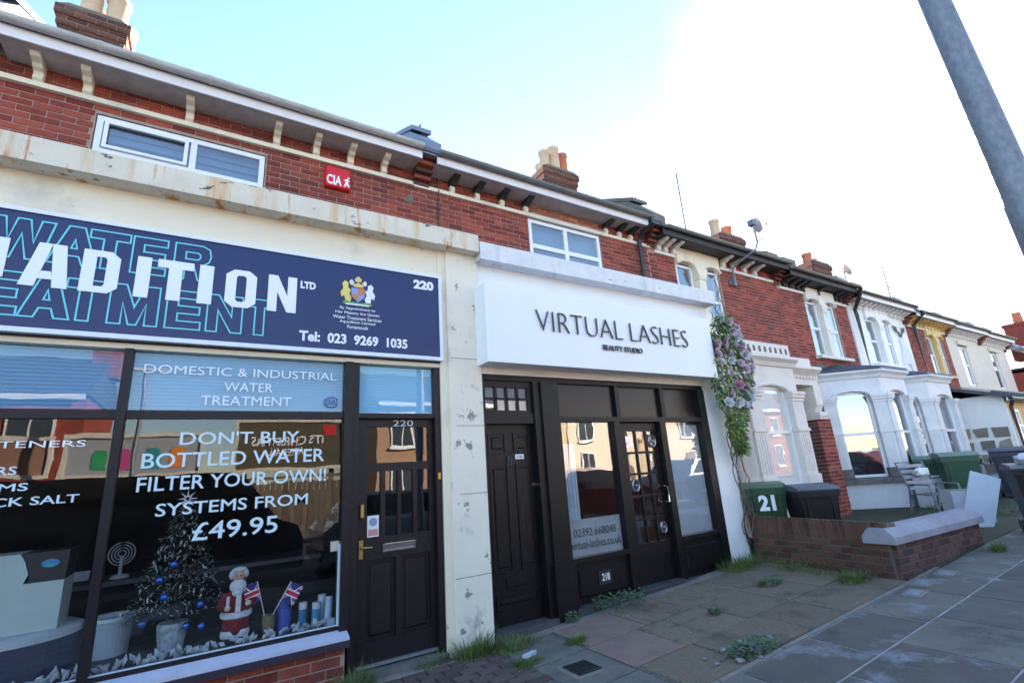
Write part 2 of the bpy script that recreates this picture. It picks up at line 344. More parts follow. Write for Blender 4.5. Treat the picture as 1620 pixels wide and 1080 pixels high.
# ================================================================== GROUND
S = 'structure'
def grid_sheet(x0, x1, y0, y1, nx, ny, zf):
    b = MB()
    for i in range(nx+1):
        for k in range(ny+1):
            x = x0+(x1-x0)*i/nx; y = y0+(y1-y0)*k/ny; b.v.append((x, y, zf(x, y)))
    for i in range(nx):
        for k in range(ny):
            a = i*(ny+1)+k; b.f.append((a, a+ny+1, a+ny+2, a+1))
    return b
tag(part('ground', MB().quad((-1500,-1500,-.35), (1500,-1500,-.35), (1500,1500,-.35), (-1500,1500,-.35)), SOIL), kind=S)
tag(part('road', grid_sheet(-60, 120, -12.6, -4.88, 60, 4, lambda x, y: gz(x)-.115), ASPH), kind=S)
pv = tag(part('pavement', grid_sheet(-20, 60, -4.75, -1.9, 80, 4, lambda x, y: gz(x)-.006), mat('pale_joint', (.42,.42,.42), (.20,.20,.19), .95, 5)), kind=S)
tag(part('opposite_pavement', grid_sheet(-60, 120, -15.9, -12.6, 60, 2, lambda x, y: gz(x)+.0), CONC), kind=S)
def slab(parent, name, x0, x1, y0, y1, mt, zf, th=.04, j=.007, dz=0):
    x0 += j; x1 -= j; y0 += j; y1 -= j; c = .006; b = MB()
    q = [(x0,y0),(x1,y0),(x1,y1),(x0,y1)]; qi = [(x0+c,y0+c),(x1-c,y0+c),(x1-c,y1-c),(x0+c,y1-c)]
    b.v = [(x, y, zf(x,y)-th) for x, y in q]+[(x, y, zf(x,y)-c+dz) for x, y in q]+[(x, y, zf(x,y)+dz) for x, y in qi]
    b.f = [(8,9,10,11)]+[(4+i, 4+(i+1)%4, 8+(i+1)%4, 8+i) for i in range(4)]+[(i, (i+1)%4, 4+(i+1)%4, 4+i) for i in range(4)]
    return part(name, b, mt, parent)
pz = lambda x, y: gz(x)
rows = [(-1.9, -2.42), (-2.42, -3.12), (-3.12, -3.85), (-3.85, -4.75)]
n = 0
for ri, (ya, yb) in enumerate(rows):
    x = -1.2+.37*ri
    while x < 17:
        w = (.92, .78, .86, .95)[ri]
        slab(pv, 'slab', x, x+w, yb, ya, FLAG, pz, dz=random.uniform(-.003, .004)); x += w
b = MB()
x = -6
kb = tag(part('kerb', grid_sheet(-20, 60, -4.9, -4.75, 80, 1, lambda x, y: gz(x)-.02), CONC_L), kind=S)
while x < 18:
    slab(kb, 'kerbstone', x, x+.9, -4.9, -4.752, CONC_L, pz, th=.15); x += .9
# forecourt
def fz(x, y):
    return gz(x)*(1.0)+.02*max(0, min(1, (y+1.9)/1.9))*max(0, min(1, (x-2.4)/2))
fc = tag(part('forecourt', grid_sheet(-6, 6.5, -1.9, 1.3, 25, 8, lambda x, y: fz(x,y)-.012), MORTAR_D), kind=S)
# aggregate slabs in front of 218
ys = [-1.9+.06, -1.30, -.72, -.16]
for ri in range(3):
    x = 3.0-(.25 if ri == 1 else 0)
    if ri == 1: x = 2.96
    k = 0
    while x < 6.42:
        w = [.62, .92, .6, .88, .7][(k+ri*2) % 5]; e = min(x+w, 6.45)
        if e-x < .12: break
        mt = AGG_P if (ri == 2 and k == 0) or (ri == 1 and k == 0) else AGG
        slab(fc, 'slab', x, e, ys[ri], ys[ri+1], mt, fz, j=.008, dz=random.uniform(-.006, .004)); x = e; k += 1
slab(fc, 'edging', 2.44, 6.45, -.16, -.02, CONC_L, fz, dz=.004)
b = MB()
x = 2.4
while x < 6.4:
    slab(fc, 'edging', x, x+.8, -1.9, -1.845, CONC_L, fz, dz=.003); x += .8
for (x0, x1, y0, y1) in ((2.40,2.95,-.72,-.17), (2.40,2.95,-1.33,-.73), (2.40,2.95,-1.84,-1.34)):
    slab(fc, 'slab', x0, x1, y0, y1, CONC, fz, dz=.002)
# block pavers in front of 220
slab(fc, 'edging', .95, 2.0, -.14, -.02, CONC_L, fz, dz=.004)
pme = MB().cham(-.097, .097, 0, .05, -.047, .047, .006).mesh('paver'); pme.materials.append(PAVER)
for r in range(17):
    yy = -.20-r*.104
    for k in range(13):
        xx = .35+k*.206+(r % 2)*.103
        if xx > 2.32: continue
        inst('paver', pme, fc, (xx, yy, .004+random.uniform(-.003,.003)), (1,1,1), (-math.pi/2, 0, random.uniform(-.02,.02)))
# gully cover set in the concrete slab
g = thing('drain_cover', 'small square iron drain cover in grey concrete slab', 'drain cover', (2.66, -1.02, .012))
part('surround', MB().box(-.15,.15,-.15,.15,-.01,.006), CONC_L, g, local=True)
b = MB()
for k in range(6): b.box(-.10, .10, -.10+k*.035, -.10+k*.035+.02, .0, .014)
b.box(-.11,.11,-.11,-.10,0,.015).box(-.11,.11,.10,.11,0,.015).box(-.11,-.10,-.10,.10,0,.015).box(.10,.11,-.10,.10,0,.015)
part('grate', b, IRON, g, local=True)
for i, (x, y) in enumerate(((6.02,-2.06), (6.45,-1.98), (6.95,-2.02))):
    g = thing('utility_cover', ('pale metal stopcock cover set in pavement below the corner of the low wall', 'middle pale stopcock cover set in pavement beside the low wall', 'pale stopcock cover in pavement under the capped wall')[i], 'cover', (x, y, gz(x)), R(8))
    part('frame', MB().box(-.17,.17,-.085,.085,-.01,.007), CONC_L, g, local=True); part('lid', MB().box(-.13,.09,-.055,.055,0,.012), mat('pale_metal', (.24,.27,.32), (.17,.19,.22), .5, 9), g, local=True)
gd = tag(part('front_gardens', grid_sheet(6.5, 60, -1.9, 2., 54, 4, lambda x, y: gz(x)+.0), SOIL), kind=S)

# ================================================================== shared building bits
WY = 1.3      # plane of the brick house fronts; shop fronts stand at y = 0
def eaves(parent, x0, x1, zb, fm, gm, soff, clips=True, y=.93):
    """fascia, soffit, half-round gutter along x; zb = bottom of fascia"""
    part('soffit', MB().box(x0, x1, y+.022, WY+.02, zb+.012, zb+.03), soff, parent)
    part('fascia_board', MB().box(x0, x1, y, y+.02, zb, zb+.165), fm, parent)
    gr = .055; yc, zc = y-gr-.003, zb+.165
    poly = [(yc+gr*math.cos(a), zc+gr*math.sin(a)) for a in [math.pi+math.pi*i/10 for i in range(11)]]
    poly += [(yc+(gr-.006)*math.cos(a), zc+(gr-.006)*math.sin(a)) for a in [2*math.pi-math.pi*i/10 for i in range(11)]]
    g = part('gutter', MB().prism(poly, 'x', x0+.01, x1-.01), gm, parent)
    x = x0+.75
    while clips and x < x1-.2:
        rr = gr+.006; pl = [(yc+rr*math.cos(a), zc+rr*math.sin(a)) for a in [math.pi+math.pi*i/8 for i in range(9)]]
        part('gutter_clip', MB().prism(pl, 'x', x-.018, x+.018), gm, g); x += .95
def roof(parent, x0, x1, ze, mt=SLATE, ye=.9):
    yr = 4.2; zr = ze+(yr-ye)*math.tan(R(33))
    b = MB().prism([(ye, ze), (yr, zr), (2*yr-ye, ze), (2*yr-ye, ze-.06), (ye, ze-.06)], 'x', x0, x1)
    part('roof', b, mt, parent)
def bracket_prof(y0, z0, z1, d):
    h = z1-z0
    return [(y0,z0), (y0-.05,z0), (y0-.075,z0+.10*h), (y0-.06,z0+.38*h), (y0-.075,z0+.5*h), (y0-.2*d-.07,z0+.56*h), (y0-.6*d,z0+.70*h), (y0-.9*d,z0+.78*h), (y0-d,z0+.9*h), (y0-d,z1), (y0,z1)]
def chimney(parent, x0, x1, y0, y1, z0, z1, pots, kind='dark'):
    c = part('chimney', MB().box(x0+.008, x1-.008, y0+.008, y1-.008, z0, z1+.02), MORTAR_D, parent)
    bricks(c, kind, x0, x1, z0, z1-.30, y0, limit=70)  # front in dark brick: its shade is put into the colour
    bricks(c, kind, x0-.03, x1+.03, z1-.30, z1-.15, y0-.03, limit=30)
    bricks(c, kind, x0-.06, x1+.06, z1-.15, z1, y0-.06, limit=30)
    part('corbel', MB().box(x0-.022, x1+.022, y0-.022, y1+.03, z1-.30, z1-.152).box(x0-.052, x1+.052, y0-.052, y1+.06, z1-.15, z1-.002), BRICK_O if kind == 'dark' else BRICK, c)
    part('flaunching', MB().prism([(x0-.05,z1-.004),(x0+.08,z1+.06),(x1-.08,z1+.06),(x1+.05,z1-.004)], 'y', y0-.04, y1+.04), RENDER_G, c)
    # orange flank: sunlight on the +x side put into the brick colour
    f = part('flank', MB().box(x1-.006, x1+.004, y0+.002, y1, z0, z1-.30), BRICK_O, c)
    for (px, py, r, h, mt) in pots:
        part('chimney_pot', MB().lathe(px, py, [(r*1.12,z1), (r*1.1,z1+.08), (r*.98,z1+.12), (r*.92,z1+h-.1), (r*1.08,z1+h-.07), (r*1.08,z1+h), (r*.85,z1+h), (r*.8,z1+h-.2)], 18), mt, c, smooth=True)
def party_parapet(parent, x, zb, mt, w=.28, h=.58, y0=1.0):
    b = MB().prism([(y0-.08,zb-.12), (y0-.08,zb+.1), (y0+.42,zb+h), (y0+1.6,zb+h+.62), (y0+1.6,zb)], 'x', x-w/2, x+w/2)
    b.prism([(y0+.28,zb+h-.06), (y0+.30,zb+h+.03), (y0+1.6,zb+h+.70), (y0+1.6,zb+h+.62)], 'x', x-w/2-.012, x+w/2+.012)
    p = part('party_parapet', b, mt, parent)
    part('finial', MB().tube([(x, y0+.42, zb+h), (x+.01, y0+.42, zb+h+.12), (x+.03, y0+.40, zb+h+.16)], .014, 6), IRON, p)
def corbel_stack(parent, x0, x1, z0, z1):
    n = 5; h = (z1-z0)/n
    c = part('party_corbel', MB().box(x0+.01, x1-.01, WY-.02, WY+.1, z0, z1), MORTAR, parent)
    for i in range(n):
        d = .05+.07*i
        part('brick', MB().box(x0, x1, WY-d, WY+.02, z0+i*h+.012, z0+(i+1)*h-.004), BRICK if i % 2 else BRICK_D, c)
def core(parent, x0, x1, z0, z1, hole, mt=MORTAR, y=WY, name='wall', d=.25):
    b = MB(); hx0, hx1, hz0, hz1 = hole
    b.box(x0, hx0, y+.008, y+d, z0, z1).box(hx1, x1, y+.008, y+d, z0, z1)
    b.box(hx0, hx1, y+.008, y+d, hz1, z1).box(hx0, hx1, y+.008, y+d, z0, hz0)
    return part(name, b, mt, parent)

# ================================================================== SHOP 220
A = thing('shop_building', 'brick house with cream rendered shop front under a navy sign', 'shop', (0, .6, 0))
wa = core(A, -2.1, 2.28, 3.9, 5.97, (-1.28, .32, 4.2, 5.46))
bricks(wa, 'red', -2.1, 2.395, 4.815, 5.565, WY, holes=[(-1.29,.33,4.2,5.47)], limit=300, ragend=True)
bricks(wa, 'red', -2.1, 2.28, 5.615, 5.84, WY-.004, limit=100, phase=1)
part('string_course', MB().box(-2.1, 2.2, WY-.05, WY+.02, 5.555, 5.612), CREAM, A)
for bx in (-1.75, -1.37, -.48, .42, .88, 1.31, 1.76):
    part('bracket', MB().prism(bracket_prof(WY, 5.612, 5.80, .26), 'x', bx-.038, bx+.038), CREAM, A)
eaves(A, -2.0, 2.2, 5.79, FASCIA, GUTTER_W, SOFFIT)
roof(A, -2.2, 2.3, 5.97)
corbel_stack(A, 2.18, 2.42, 5.56, 5.93)
party_parapet(A, 2.34, 6.0, LEAD)
party_parapet(A, -2.2, 6.0, LEAD)
chimney(A, -2.22, -1.5, 3.0, 3.9, 6.9, 8.15, [(-1.98,3.25,.13,.75,TERRA), (-1.68,3.25,.14,.62,TERRA), (-1.95,3.62,.12,.6,TERRA), (-1.62,3.66,.13,.5,TERRA)])
w = window(A, -1.27, .31, 4.2, 5.45, WY+.02, cols=(-.41,), rows=(5.04,), fw=.055, bar=.06)
part('opening_sash', MB().box(-1.2,-.46,WY-.005,WY+.018,5.075,5.105).box(-1.2,-.46,WY-.005,WY+.018,5.365,5.395).box(-1.2,-1.165,WY-.005,WY+.018,5.105,5.365).box(-.495,-.46,WY-.005,WY+.018,5.105,5.365), UPVC, w)
slat_blind(w, -1.22, .27, 4.9, 5.40, WY+.10, mat('grey_blind', (.20,.24,.32), None, .7), .10, .035)
# single-storey shop built out in front
part('flat_roof', MB().box(-2.1, 2.40, .12, 1.305, 3.93, 4.0), RENDER_G, A)
part('render_panel', MB().box(-2.1, 1.98, .0, .16, 2.62, 3.93), CREAM, A)
part('coping', MB().prism([(-.17,3.925), (-.17,4.12), (-.15,4.14), (.14,4.15), (.14,3.925)], 'x', -2.1, 2.40), COPING_R, A)
pl = part('pilaster', MB().box(2.05, 2.43, -.035, .45, -.03, 3.925), CREAM_P, A)
part('pilaster_margin', MB().box(1.965, 2.05, -.012, .30, -.02, 3.925), CREAM, pl)
for jz in (.62, 1.36, 2.02, 2.72):
    part('render_joint', MB().box(2.052+random.uniform(0,.1), 2.429, -.0365, -.034, jz, jz+.006), mat('crack', (.18,.16,.14), None, .9), pl)
# shop window frame
fr = part('shopfront_frame', MB().box(-2.1, 1.965, .02, .12, 2.625, 2.70).box(-2.1,1.965,-.02,.06,2.66,2.72)
     .box(-2.1,1.06,.03,.10,2.10,2.16).box(-.585,-.53,.0,.10,.43,2.625).box(1.03,1.10,.0,.10,.36,2.625).box(1.10,1.165,.02,.13,.0,2.625)
     .box(1.905,1.965,.01,.13,.0,2.625).box(1.165,1.905,.02,.13,2.105,2.15).box(-2.1,1.03,.03,.10,.395,.43), BLACKB, A)
for (x0, x1, z0, z1) in ((-.53,1.03,.43,2.10), (-2.1,-.585,.43,2.10), (-.53,1.03,2.16,2.625), (-2.1,-.585,2.16,2.625), (1.165,1.905,2.15,2.60)):
    part('pane', MB().box(x0-.005, x1+.005, .055, .061, z0-.005, z1+.005), GLASS, fr)
BL = mat('sky_tinted_blind', (.10,.28,.48), None, .6)  # white blinds coloured blue: sky light and reflection put into the colour
slat_blind(fr, -.53, 1.03, 2.165, 2.62, .085, BL); slat_blind(fr, -2.1, -.585, 2.165, 2.62, .085, BL); slat_blind(fr, 1.165, 1.905, 2.15, 2.60, .085, mat('sky_lit_blind', (.24,.55,.78), None, .6))  # fanlight blind a brighter blue, sky light put into its colour
part('window_sill', MB().prism([(-.10,.345), (-.10,.365), (.04,.40), (.10,.40), (.10,.33)], 'x', -2.1, 1.09), mat('lilac_white_sill', (.55,.56,.68), (.45,.46,.58), .5, 6), A)
part('sill_nosing', MB().box(-2.1, 1.095, -.108, .1, .295, .345), mat('dark_sill', (.035,.025,.04), None, .5), A)
part('sash_bead', MB().box(1.015, 1.03, .02, .05, .43, 1.05).box(-2.1,1.03,.035,.055,.425,.437), mat('pale_bead', (.5,.6,.68), None, .5), A)
sr = part('stall_riser', MB().box(-2.1, 1.08, .008, .2, -.05, .295), MORTAR, A)
bricks(sr, 'garden' if False else 'red', -2.1, 1.08, -.005, .295, .0, limit=80)
# room behind the glass
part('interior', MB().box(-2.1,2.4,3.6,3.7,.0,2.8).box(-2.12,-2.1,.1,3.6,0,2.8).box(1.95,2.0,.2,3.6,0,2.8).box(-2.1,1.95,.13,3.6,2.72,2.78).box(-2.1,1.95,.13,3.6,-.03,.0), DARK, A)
part('display_ledge', MB().box(-2.1, 1.02, .10, .95, .36, .40), mat('ledge', (.05,.05,.055), None, .6), A)
part('step', MB().box(1.10, 1.965, -.05, .3, -.03, .045), CONC, A)
# ---- door of 220
d = part('door', MB().box(1.17,1.26,.075,.125,.06,2.10).box(1.855,1.90,.075,.125,.06,2.10).box(1.26,1.855,.075,.125,2.03,2.10).box(1.26,1.855,.075,.125,1.625,1.70)
     .box(1.26,1.855,.075,.125,.88,1.06).box(1.26,1.855,.075,.125,.06,.25).box(1.525,1.585,.075,.125,.25,.88)
     .box(1.385,1.428,.075,.125,1.06,1.625).box(1.542,1.575,.075,.125,1.06,1.625).box(1.693,1.73,.075,.125,1.06,1.625)
     .box(1.26,1.525,.10,.12,.25,.88).box(1.585,1.855,.10,.12,.25,.88), BLACKB, A)
for (x0, x1) in ((1.275,1.51), (1.60,1.84)):
    part('raised_panel', MB().cham(x0+.02, x1-.02, .082, .10, .28, .85, .015), BLACKB, d)
for (x0, x1, z0, z1) in ((1.26,1.855,1.70,2.03), (1.26,1.385,1.06,1.625), (1.428,1.542,1.06,1.625), (1.575,1.693,1.06,1.625), (1.73,1.855,1.06,1.625)):
    part('pane', MB().box(x0,x1,.097,.102,z0,z1), glass('door_glass', (.6,.6,.62), base=.12, ripple=.03), d)
part('letterbox', MB().box(1.405,1.71,.066,.076,.93,1.0).box(1.42,1.695,.055,.067,.985,.997).box(1.42,1.695,.058,.067,.935,.945), CHROME, d)
part('handle', MB().box(1.195,1.23,.066,.076,.90,1.05).tube([(1.212,.066,.99),(1.212,.03,.99),(1.30,.03,.985)], .009, 8), BRASS, d)
part('lock', MB().cham(1.195,1.235,.05,.076,1.23,1.35,.008), BRASS, d)
part('weather_bar', MB().box(1.18,1.90,.05,.076,.062,.085), mat('alloy_bar', (.35,.37,.42), None, .3, metal=.6), d)
text('door_number', '220', mat('silver_digit', (.6,.6,.62), None, .3), d, 1.50, 1.70, 2.035, 2.093, .076, .004)
st = part('sticker', MB().box(1.27,1.375,.090,.0925,1.065,1.245), mat('sticker', (.75,.74,.76), None, .5), d)
part('sticker_print', MB().prism([(1.3225+.036*math.cos(t*.5236), 1.19+.036*math.sin(t*.5236)) for t in range(12)], 'y', .088, .0898), mat('sticker_blue', (.25,.28,.45), None, .5), st)
part('sticker_text', MB().box(1.28,1.365,.0885,.0897,1.075,1.13), mat('sticker_pink', (.6,.25,.25), None, .5), st)
part('striker', MB().box(1.92,1.945,-.002,.012,1.52,1.58), BRASS, A)
# window lettering
GL = mat('window_vinyl', (.58,.72,.80), None, .5); GL2 = mat('faint_vinyl', (.78,.86,.92), None, .5)
yl = .052
for s, x0, x1, z0, z1, mt in (('DOMESTIC & INDUSTRIAL',-.46,.96,2.45,2.52,GL2), ('WATER',.08,.44,2.325,2.40,GL2), ('TREATMENT',-.07,.59,2.21,2.285,GL2),
     ("DON'T BUY",-.18,.67,1.90,2.0,GL), ('BOTTLED WATER',-.40,.88,1.735,1.845,GL), ('FILTER YOUR OWN!',-.41,.90,1.57,1.675,GL), ('SYSTEMS FROM',-.28,.76,1.39,1.48,GL), ('\u00a349.95',-.04,.54,1.195,1.325,GL),
     ('FILTERS & SOFTENERS',-2.0,-.73,1.905,1.95,GL2), ('COOLERS',-1.5,-1.06,1.73,1.785,GL), ('SYSTEMS',-1.46,-.99,1.625,1.675,GL), ('BLOCK SALT',-1.36,-.72,1.53,1.585,GL)):
    text('lettering', s, mt, fr, x0, x1, z0, z1, yl, .002, .010 if mt is GL else 0.)
text('lettering', 'CHAS', mat('blue_print', (.05,.08,.35), None, .5), fr, .875, .98, 2.225, 2.275, yl, .002, .02)
b = MB(); b.tube([(.925+.065*math.cos(a), yl-.001, 2.25+.045*math.sin(a)) for a in [R(40)+R(280)*i/20 for i in range(21)]], .005, 5)
part('logo_ring', b, MATS['blue_print'], fr)

# ================================================================== NAVY SIGN
sg = thing('shop_sign', 'long navy fascia sign with white and cyan outline lettering', 'sign', (.3, -.03, 2.7))
part('board', MB().box(-2.1, 1.945, -.06, -.005, 2.71, 3.57), NAVY, sg)
part('frame', MB().box(-2.1,1.975,-.075,-.001,2.675,2.71).box(-2.1,1.975,-.075,-.001,3.57,3.60).box(1.945,1.975,-.075,-.001,2.71,3.57), mat('sign_frame', (.74,.78,.88), None, .35), sg)
yo = -.062
OUTL = dict(T=[[(0,.78),(0,1),(1,1),(1,.78),(.66,.78),(.66,0),(.34,0),(.34,.78)]], E=[[(0,0),(0,1),(1,1),(1,.8),(.32,.8),(.32,.6),(.95,.6),(.95,.4),(.32,.4),(.32,.2),(1,.2),(1,0)]],
  A=[[(0,0),(.34,1),(.66,1),(1,0),(.70,0),(.62,.22),(.38,.22),(.30,0)], [(.44,.42),(.56,.42),(.5,.66)]], W=[[(0,1),(.16,0),(.38,0),(.5,.62),(.62,0),(.84,0),(1,1),(.78,1),(.70,.42),(.60,1),(.40,1),(.30,.42),(.22,1)]],
  R=[[(0,0),(0,1),(.75,1),(.95,.92),(1,.72),(.95,.55),(.82,.46),(1,0),(.68,0),(.55,.38),(.3,.38),(.3,0)], [(.3,.78),(.63,.78),(.7,.73),(.7,.64),(.63,.58),(.3,.58)]],
  M=[[(0,0),(0,1),(.3,1),(.5,.45),(.7,1),(1,1),(1,0),(.74,0),(.74,.55),(.58,0),(.42,0),(.26,.55),(.26,0)]], N=[[(0,0),(0,1),(.3,1),(.7,.42),(.7,1),(1,1),(1,0),(.7,0),(.3,.58),(.3,0)]])
for word, z0, z1, xs in (('WATER',3.21,3.515,((-1.42,-1.08),(-1.10,-.82),(-.88,-.64),(-.62,-.40),(-.35,-.10))), ('TREATMENT',2.79,3.105,((-2.0,-1.76),(-1.72,-1.46),(-1.43,-1.20),(-1.19,-.92),(-.96,-.74),(-.71,-.41),(-.36,-.13),(-.09,.16),(.18,.40)))):
    for ch, (x0, x1) in zip(word, xs):
        b = MB()
        for loop in OUTL[ch]:
            pts = [(x0+u*(x1-x0), z0+v*(z1-z0)) for u, v in loop]; k = len(pts); cen = []
            for i in range(k):      # mitred ribbon
                p, q, r_ = Vector(pts[i-1]), Vector(pts[i]), Vector(pts[(i+1) % k]); d1 = (q-p).normalized(); d2 = (r_-q).normalized()
                n1 = Vector((-d1.y, d1.x)); n2 = Vector((-d2.y, d2.x)); m_ = (n1+n2); m_ = m_/max(.35, m_.length_squared)*2 if m_.length > 1e-4 else n1
                cen.append((q+m_*.0055, q-m_*.0055))
            for i in range(k):
                j = (i+1) % k; b.prism([tuple(cen[i][0]), tuple(cen[j][0]), tuple(cen[j][1]), tuple(cen[i][1])], 'y', yo-.003-.0002*(i % 3), yo+.001)
        part('outline_letter', b, LETC, sg)
def block_letter(ch, x0, x1, z0, z1, y0, y1):
    b = MB(); W, H = x1-x0, z1-z0
    def P(pts): b.prism([(x0+u*W, z0+v*H) for u, v in pts], 'y', y0, y1)
    if ch == 'I': P([(0,0),(1,0),(1,1),(0,1)])
    if ch == 'T': P([(0,.80),(1,.80),(1,1),(0,1)]); P([(.31,0),(.69,0),(.69,.80),(.31,.80)])
    if ch == 'N': P([(0,0),(.32,0),(.32,1),(0,1)]); P([(.68,0),(1,0),(1,1),(.68,1)]); P([(.32,1),(.32,.55),(.68,0),(.68,.45)])
    if ch == 'A': P([(0,0),(.32,0),(.56,1),(.28,1)]); P([(.68,0),(1,0),(.86,1),(.56,1)]); P([(.36,.18),(.66,.18),(.62,.36),(.42,.36)])
    if ch == 'D':
        out = [(0,0),(.75,0),(1,.14),(1,.86),(.75,1),(0,1)]; inn = [(.36,.15),(.58,.15),(.64,.2),(.64,.8),(.58,.85),(.36,.85)]
        for i in range(6): j = (i+1) % 6; P([out[i], out[j], inn[j], inn[i]])
    if ch == 'O':
        out = [(.25,0),(.75,0),(1,.14),(1,.86),(.75,1),(.25,1),(0,.86),(0,.14)]; inn = [(.40,.15),(.60,.15),(.66,.2),(.66,.8),(.60,.85),(.40,.85),(.34,.8),(.34,.2)]
        for i in range(8): j = (i+1) % 8; P([out[i], out[j], inn[j], inn[i]])
    if ch == 'U': P([(0,.14),(.34,.14),(.34,1),(0,1)]); P([(.66,.14),(1,.14),(1,1),(.66,1)]); P([(0,.14),(.25,0),(.75,0),(1,.14)])
    if ch == 'Q': b2 = block_letter('O', x0, x1, z0, z1, y0, y1); b.v, b.f = b2.v, b2.f; P([(.6,.25),(.8,.25),(1.05,-.02),(.82,-.02)])
    return b
for ch, x0, x1 in (('U',-1.55,-1.30), ('A',-1.22,-.96), ('D',-.90,-.68), ('I',-.58,-.49), ('T',-.45,-.21), ('I',-.17,-.07), ('O',.02,.25), ('N',.34,.57), ('Q',-1.85,-1.60)):
    part('letter', block_letter(ch, x0, x1, 3.015, 3.35, -.069, -.060), LETW, sg)
text('lettering', 'LTD', LETW, sg, .60, .73, 3.262, 3.332, yo, .003, .05)
text('lettering', '220', LETW, sg, 1.67, 1.89, 3.42, 3.52, yo, .003, .05)
text('lettering', 'Tel:  023  9269  1035', LETW, sg, .61, 1.60, 2.77, 2.868, yo, .003, .035)
for s, x0, x1, z in (('By Appointment to',.95,1.28,3.105), ('Her Majesty the Queen',.91,1.32,3.06), ('Water Treatment Services',.89,1.34,3.015), ('Aquadition Limited',.95,1.28,2.97), ('Portsmouth',1.02,1.21,2.925)):
    text('small_lettering', s, LETW, sg, x0, x1, z, z+.034, yo, .002, .005)
# royal arms: shield, crown, lion and unicorn supporters, motto scroll
cr = part('crest', MB().prism([(1.05,3.335),(1.175,3.335),(1.175,3.25),(1.1125,3.19),(1.05,3.25)], 'y', -.066, -.060), mat('crest_blue', (.25,.33,.62), None, .5), sg)
def cp(name, polys, col, dy=0):
    b = MB()
    for p in polys: b.prism(p, 'y', -.0665-dy, -.0605)
    part(name, b, mat('crest_'+name, col, None, .5), cr)
cp('red_quarter', [[(1.1125,3.335),(1.172,3.335),(1.172,3.27),(1.1125,3.27)], [(1.053,3.27),(1.1125,3.27),(1.1125,3.20),(1.06,3.245)]], (.65,.2,.05), .002)
cp('crown', [[(1.07,3.345),(1.155,3.345),(1.165,3.385),(1.135,3.375),(1.1125,3.40),(1.09,3.375),(1.06,3.385)], [(1.085,3.40),(1.14,3.40),(1.145,3.43),(1.1125,3.46),(1.08,3.43)]], (.7,.55,.2))
cp('lion', [[(1.04,3.19),(1.0,3.18),(.985,3.25),(.96,3.23),(.95,3.28),(.975,3.32),(.965,3.37),(.99,3.40),(1.02,3.38),(1.02,3.33),(1.045,3.31),(1.03,3.27),(1.05,3.23)]], (.75,.62,.15))
cp('unicorn', [[(1.19,3.19),(1.23,3.18),(1.24,3.25),(1.265,3.23),(1.275,3.28),(1.25,3.32),(1.26,3.36),(1.235,3.39),(1.205,3.37),(1.205,3.33),(1.18,3.31),(1.195,3.27),(1.175,3.23)]], (.8,.8,.82))
cp('mantling', [[(1.03,3.40),(1.05,3.42),(1.075,3.39),(1.06,3.36),(1.035,3.37)], [(1.15,3.39),(1.175,3.42),(1.195,3.40),(1.19,3.37),(1.165,3.36)]], (.75,.72,.6))
cp('compartment', [[(.97,3.17),(1.25,3.17),(1.235,3.195),(1.1125,3.185),(.985,3.195)]], (.15,.4,.12))
cp('motto', [[(1.0,3.158),(1.22,3.158),(1.225,3.172),(.995,3.172)]], (.8,.8,.75), .003)
# alarm box
ab = thing('alarm_box', 'red burglar alarm box on brick wall below white brackets', 'alarm box', (1.155, WY, 5.21))
part('cover', MB().cham(1.0, 1.31, WY-.075, WY, 5.205, 5.505, .015), mat('red_plastic', (.62,.008,.015), None, .35), ab)
text('lettering', 'CIA', LETW, ab, 1.015, 1.20, 5.235, 5.375, WY-.0752, .002, .03)
part('running_figure', MB().prism([(1.225,5.24),(1.245,5.24),(1.262,5.275),(1.285,5.24),(1.305,5.25),(1.28,5.30),(1.275,5.335),(1.30,5.32),(1.302,5.33),(1.275,5.36),(1.25,5.355),(1.225,5.33),(1.235,5.325),(1.252,5.335),(1.245,5.30)], 'y', WY-.078, WY-.0745).prism([(1.285+.013*math.cos(t), 5.378+.013*math.sin(t)) for t in [i*.785 for i in range(8)]], 'y', WY-.078, WY-.0745), LETW, ab)

# ================================================================== SHOP 218
B = thing('shop_building', 'brick house with white fascia and black shop front at ground floor', 'shop', (4.5, .6, 0))
wb = core(B, 2.28, 6.95, 3.85, 5.97, (4.15, 5.72, 4.2, 5.55))
bricks(wb, 'red', 2.40, 6.93, 4.815, 5.565, WY, holes=[(4.15,5.72,4.2,5.56)], limit=300, ragstart=True)
bricks(wb, 'red', 2.43, 6.93, 5.615, 5.84, WY-.004, limit=100, orange=lambda u, v: 4.12 < u < 5.78)
part('string_course', MB().box(2.2, 4.13, WY-.045, WY+.02, 5.545, 5.602), CREAM, B); part('string_course', MB().box(5.76, 6.95, WY-.045, WY+.02, 5.545, 5.602), CREAM, B)
part('lintel', MB().box(4.10, 5.78, WY-.03, WY+.02, 5.555, 5.625), RENDER_G if False else STONE_W, B)
for bx in (2.79, 3.21, 3.65, 4.10, 5.84, 6.17, 6.46):
    p = part('bracket', MB().prism([(WY,5.60),(WY-.05,5.60),(WY-.07,5.64),(WY-.055,5.70),(WY-.06,5.72),(WY,5.72)], 'x', bx-.035, bx+.035), CREAM, B)
    part('bracket_cap', MB().prism([(WY,5.70),(WY-.08,5.70),(WY-.12,5.725),(WY-.26,5.77),(WY-.26,5.80),(WY,5.80)], 'x', bx-.05, bx+.05), SOFFIT_D, p)
eaves(B, 2.42, 6.62, 5.775, FASCIA, GUTTER_G, SOFFIT)
roof(B, 2.3, 6.95, 5.97)
corbel_stack(B, 6.86, 7.08, 5.56, 5.92)
party_parapet(B, 6.92, 5.98, RENDER_G, .36, .60)
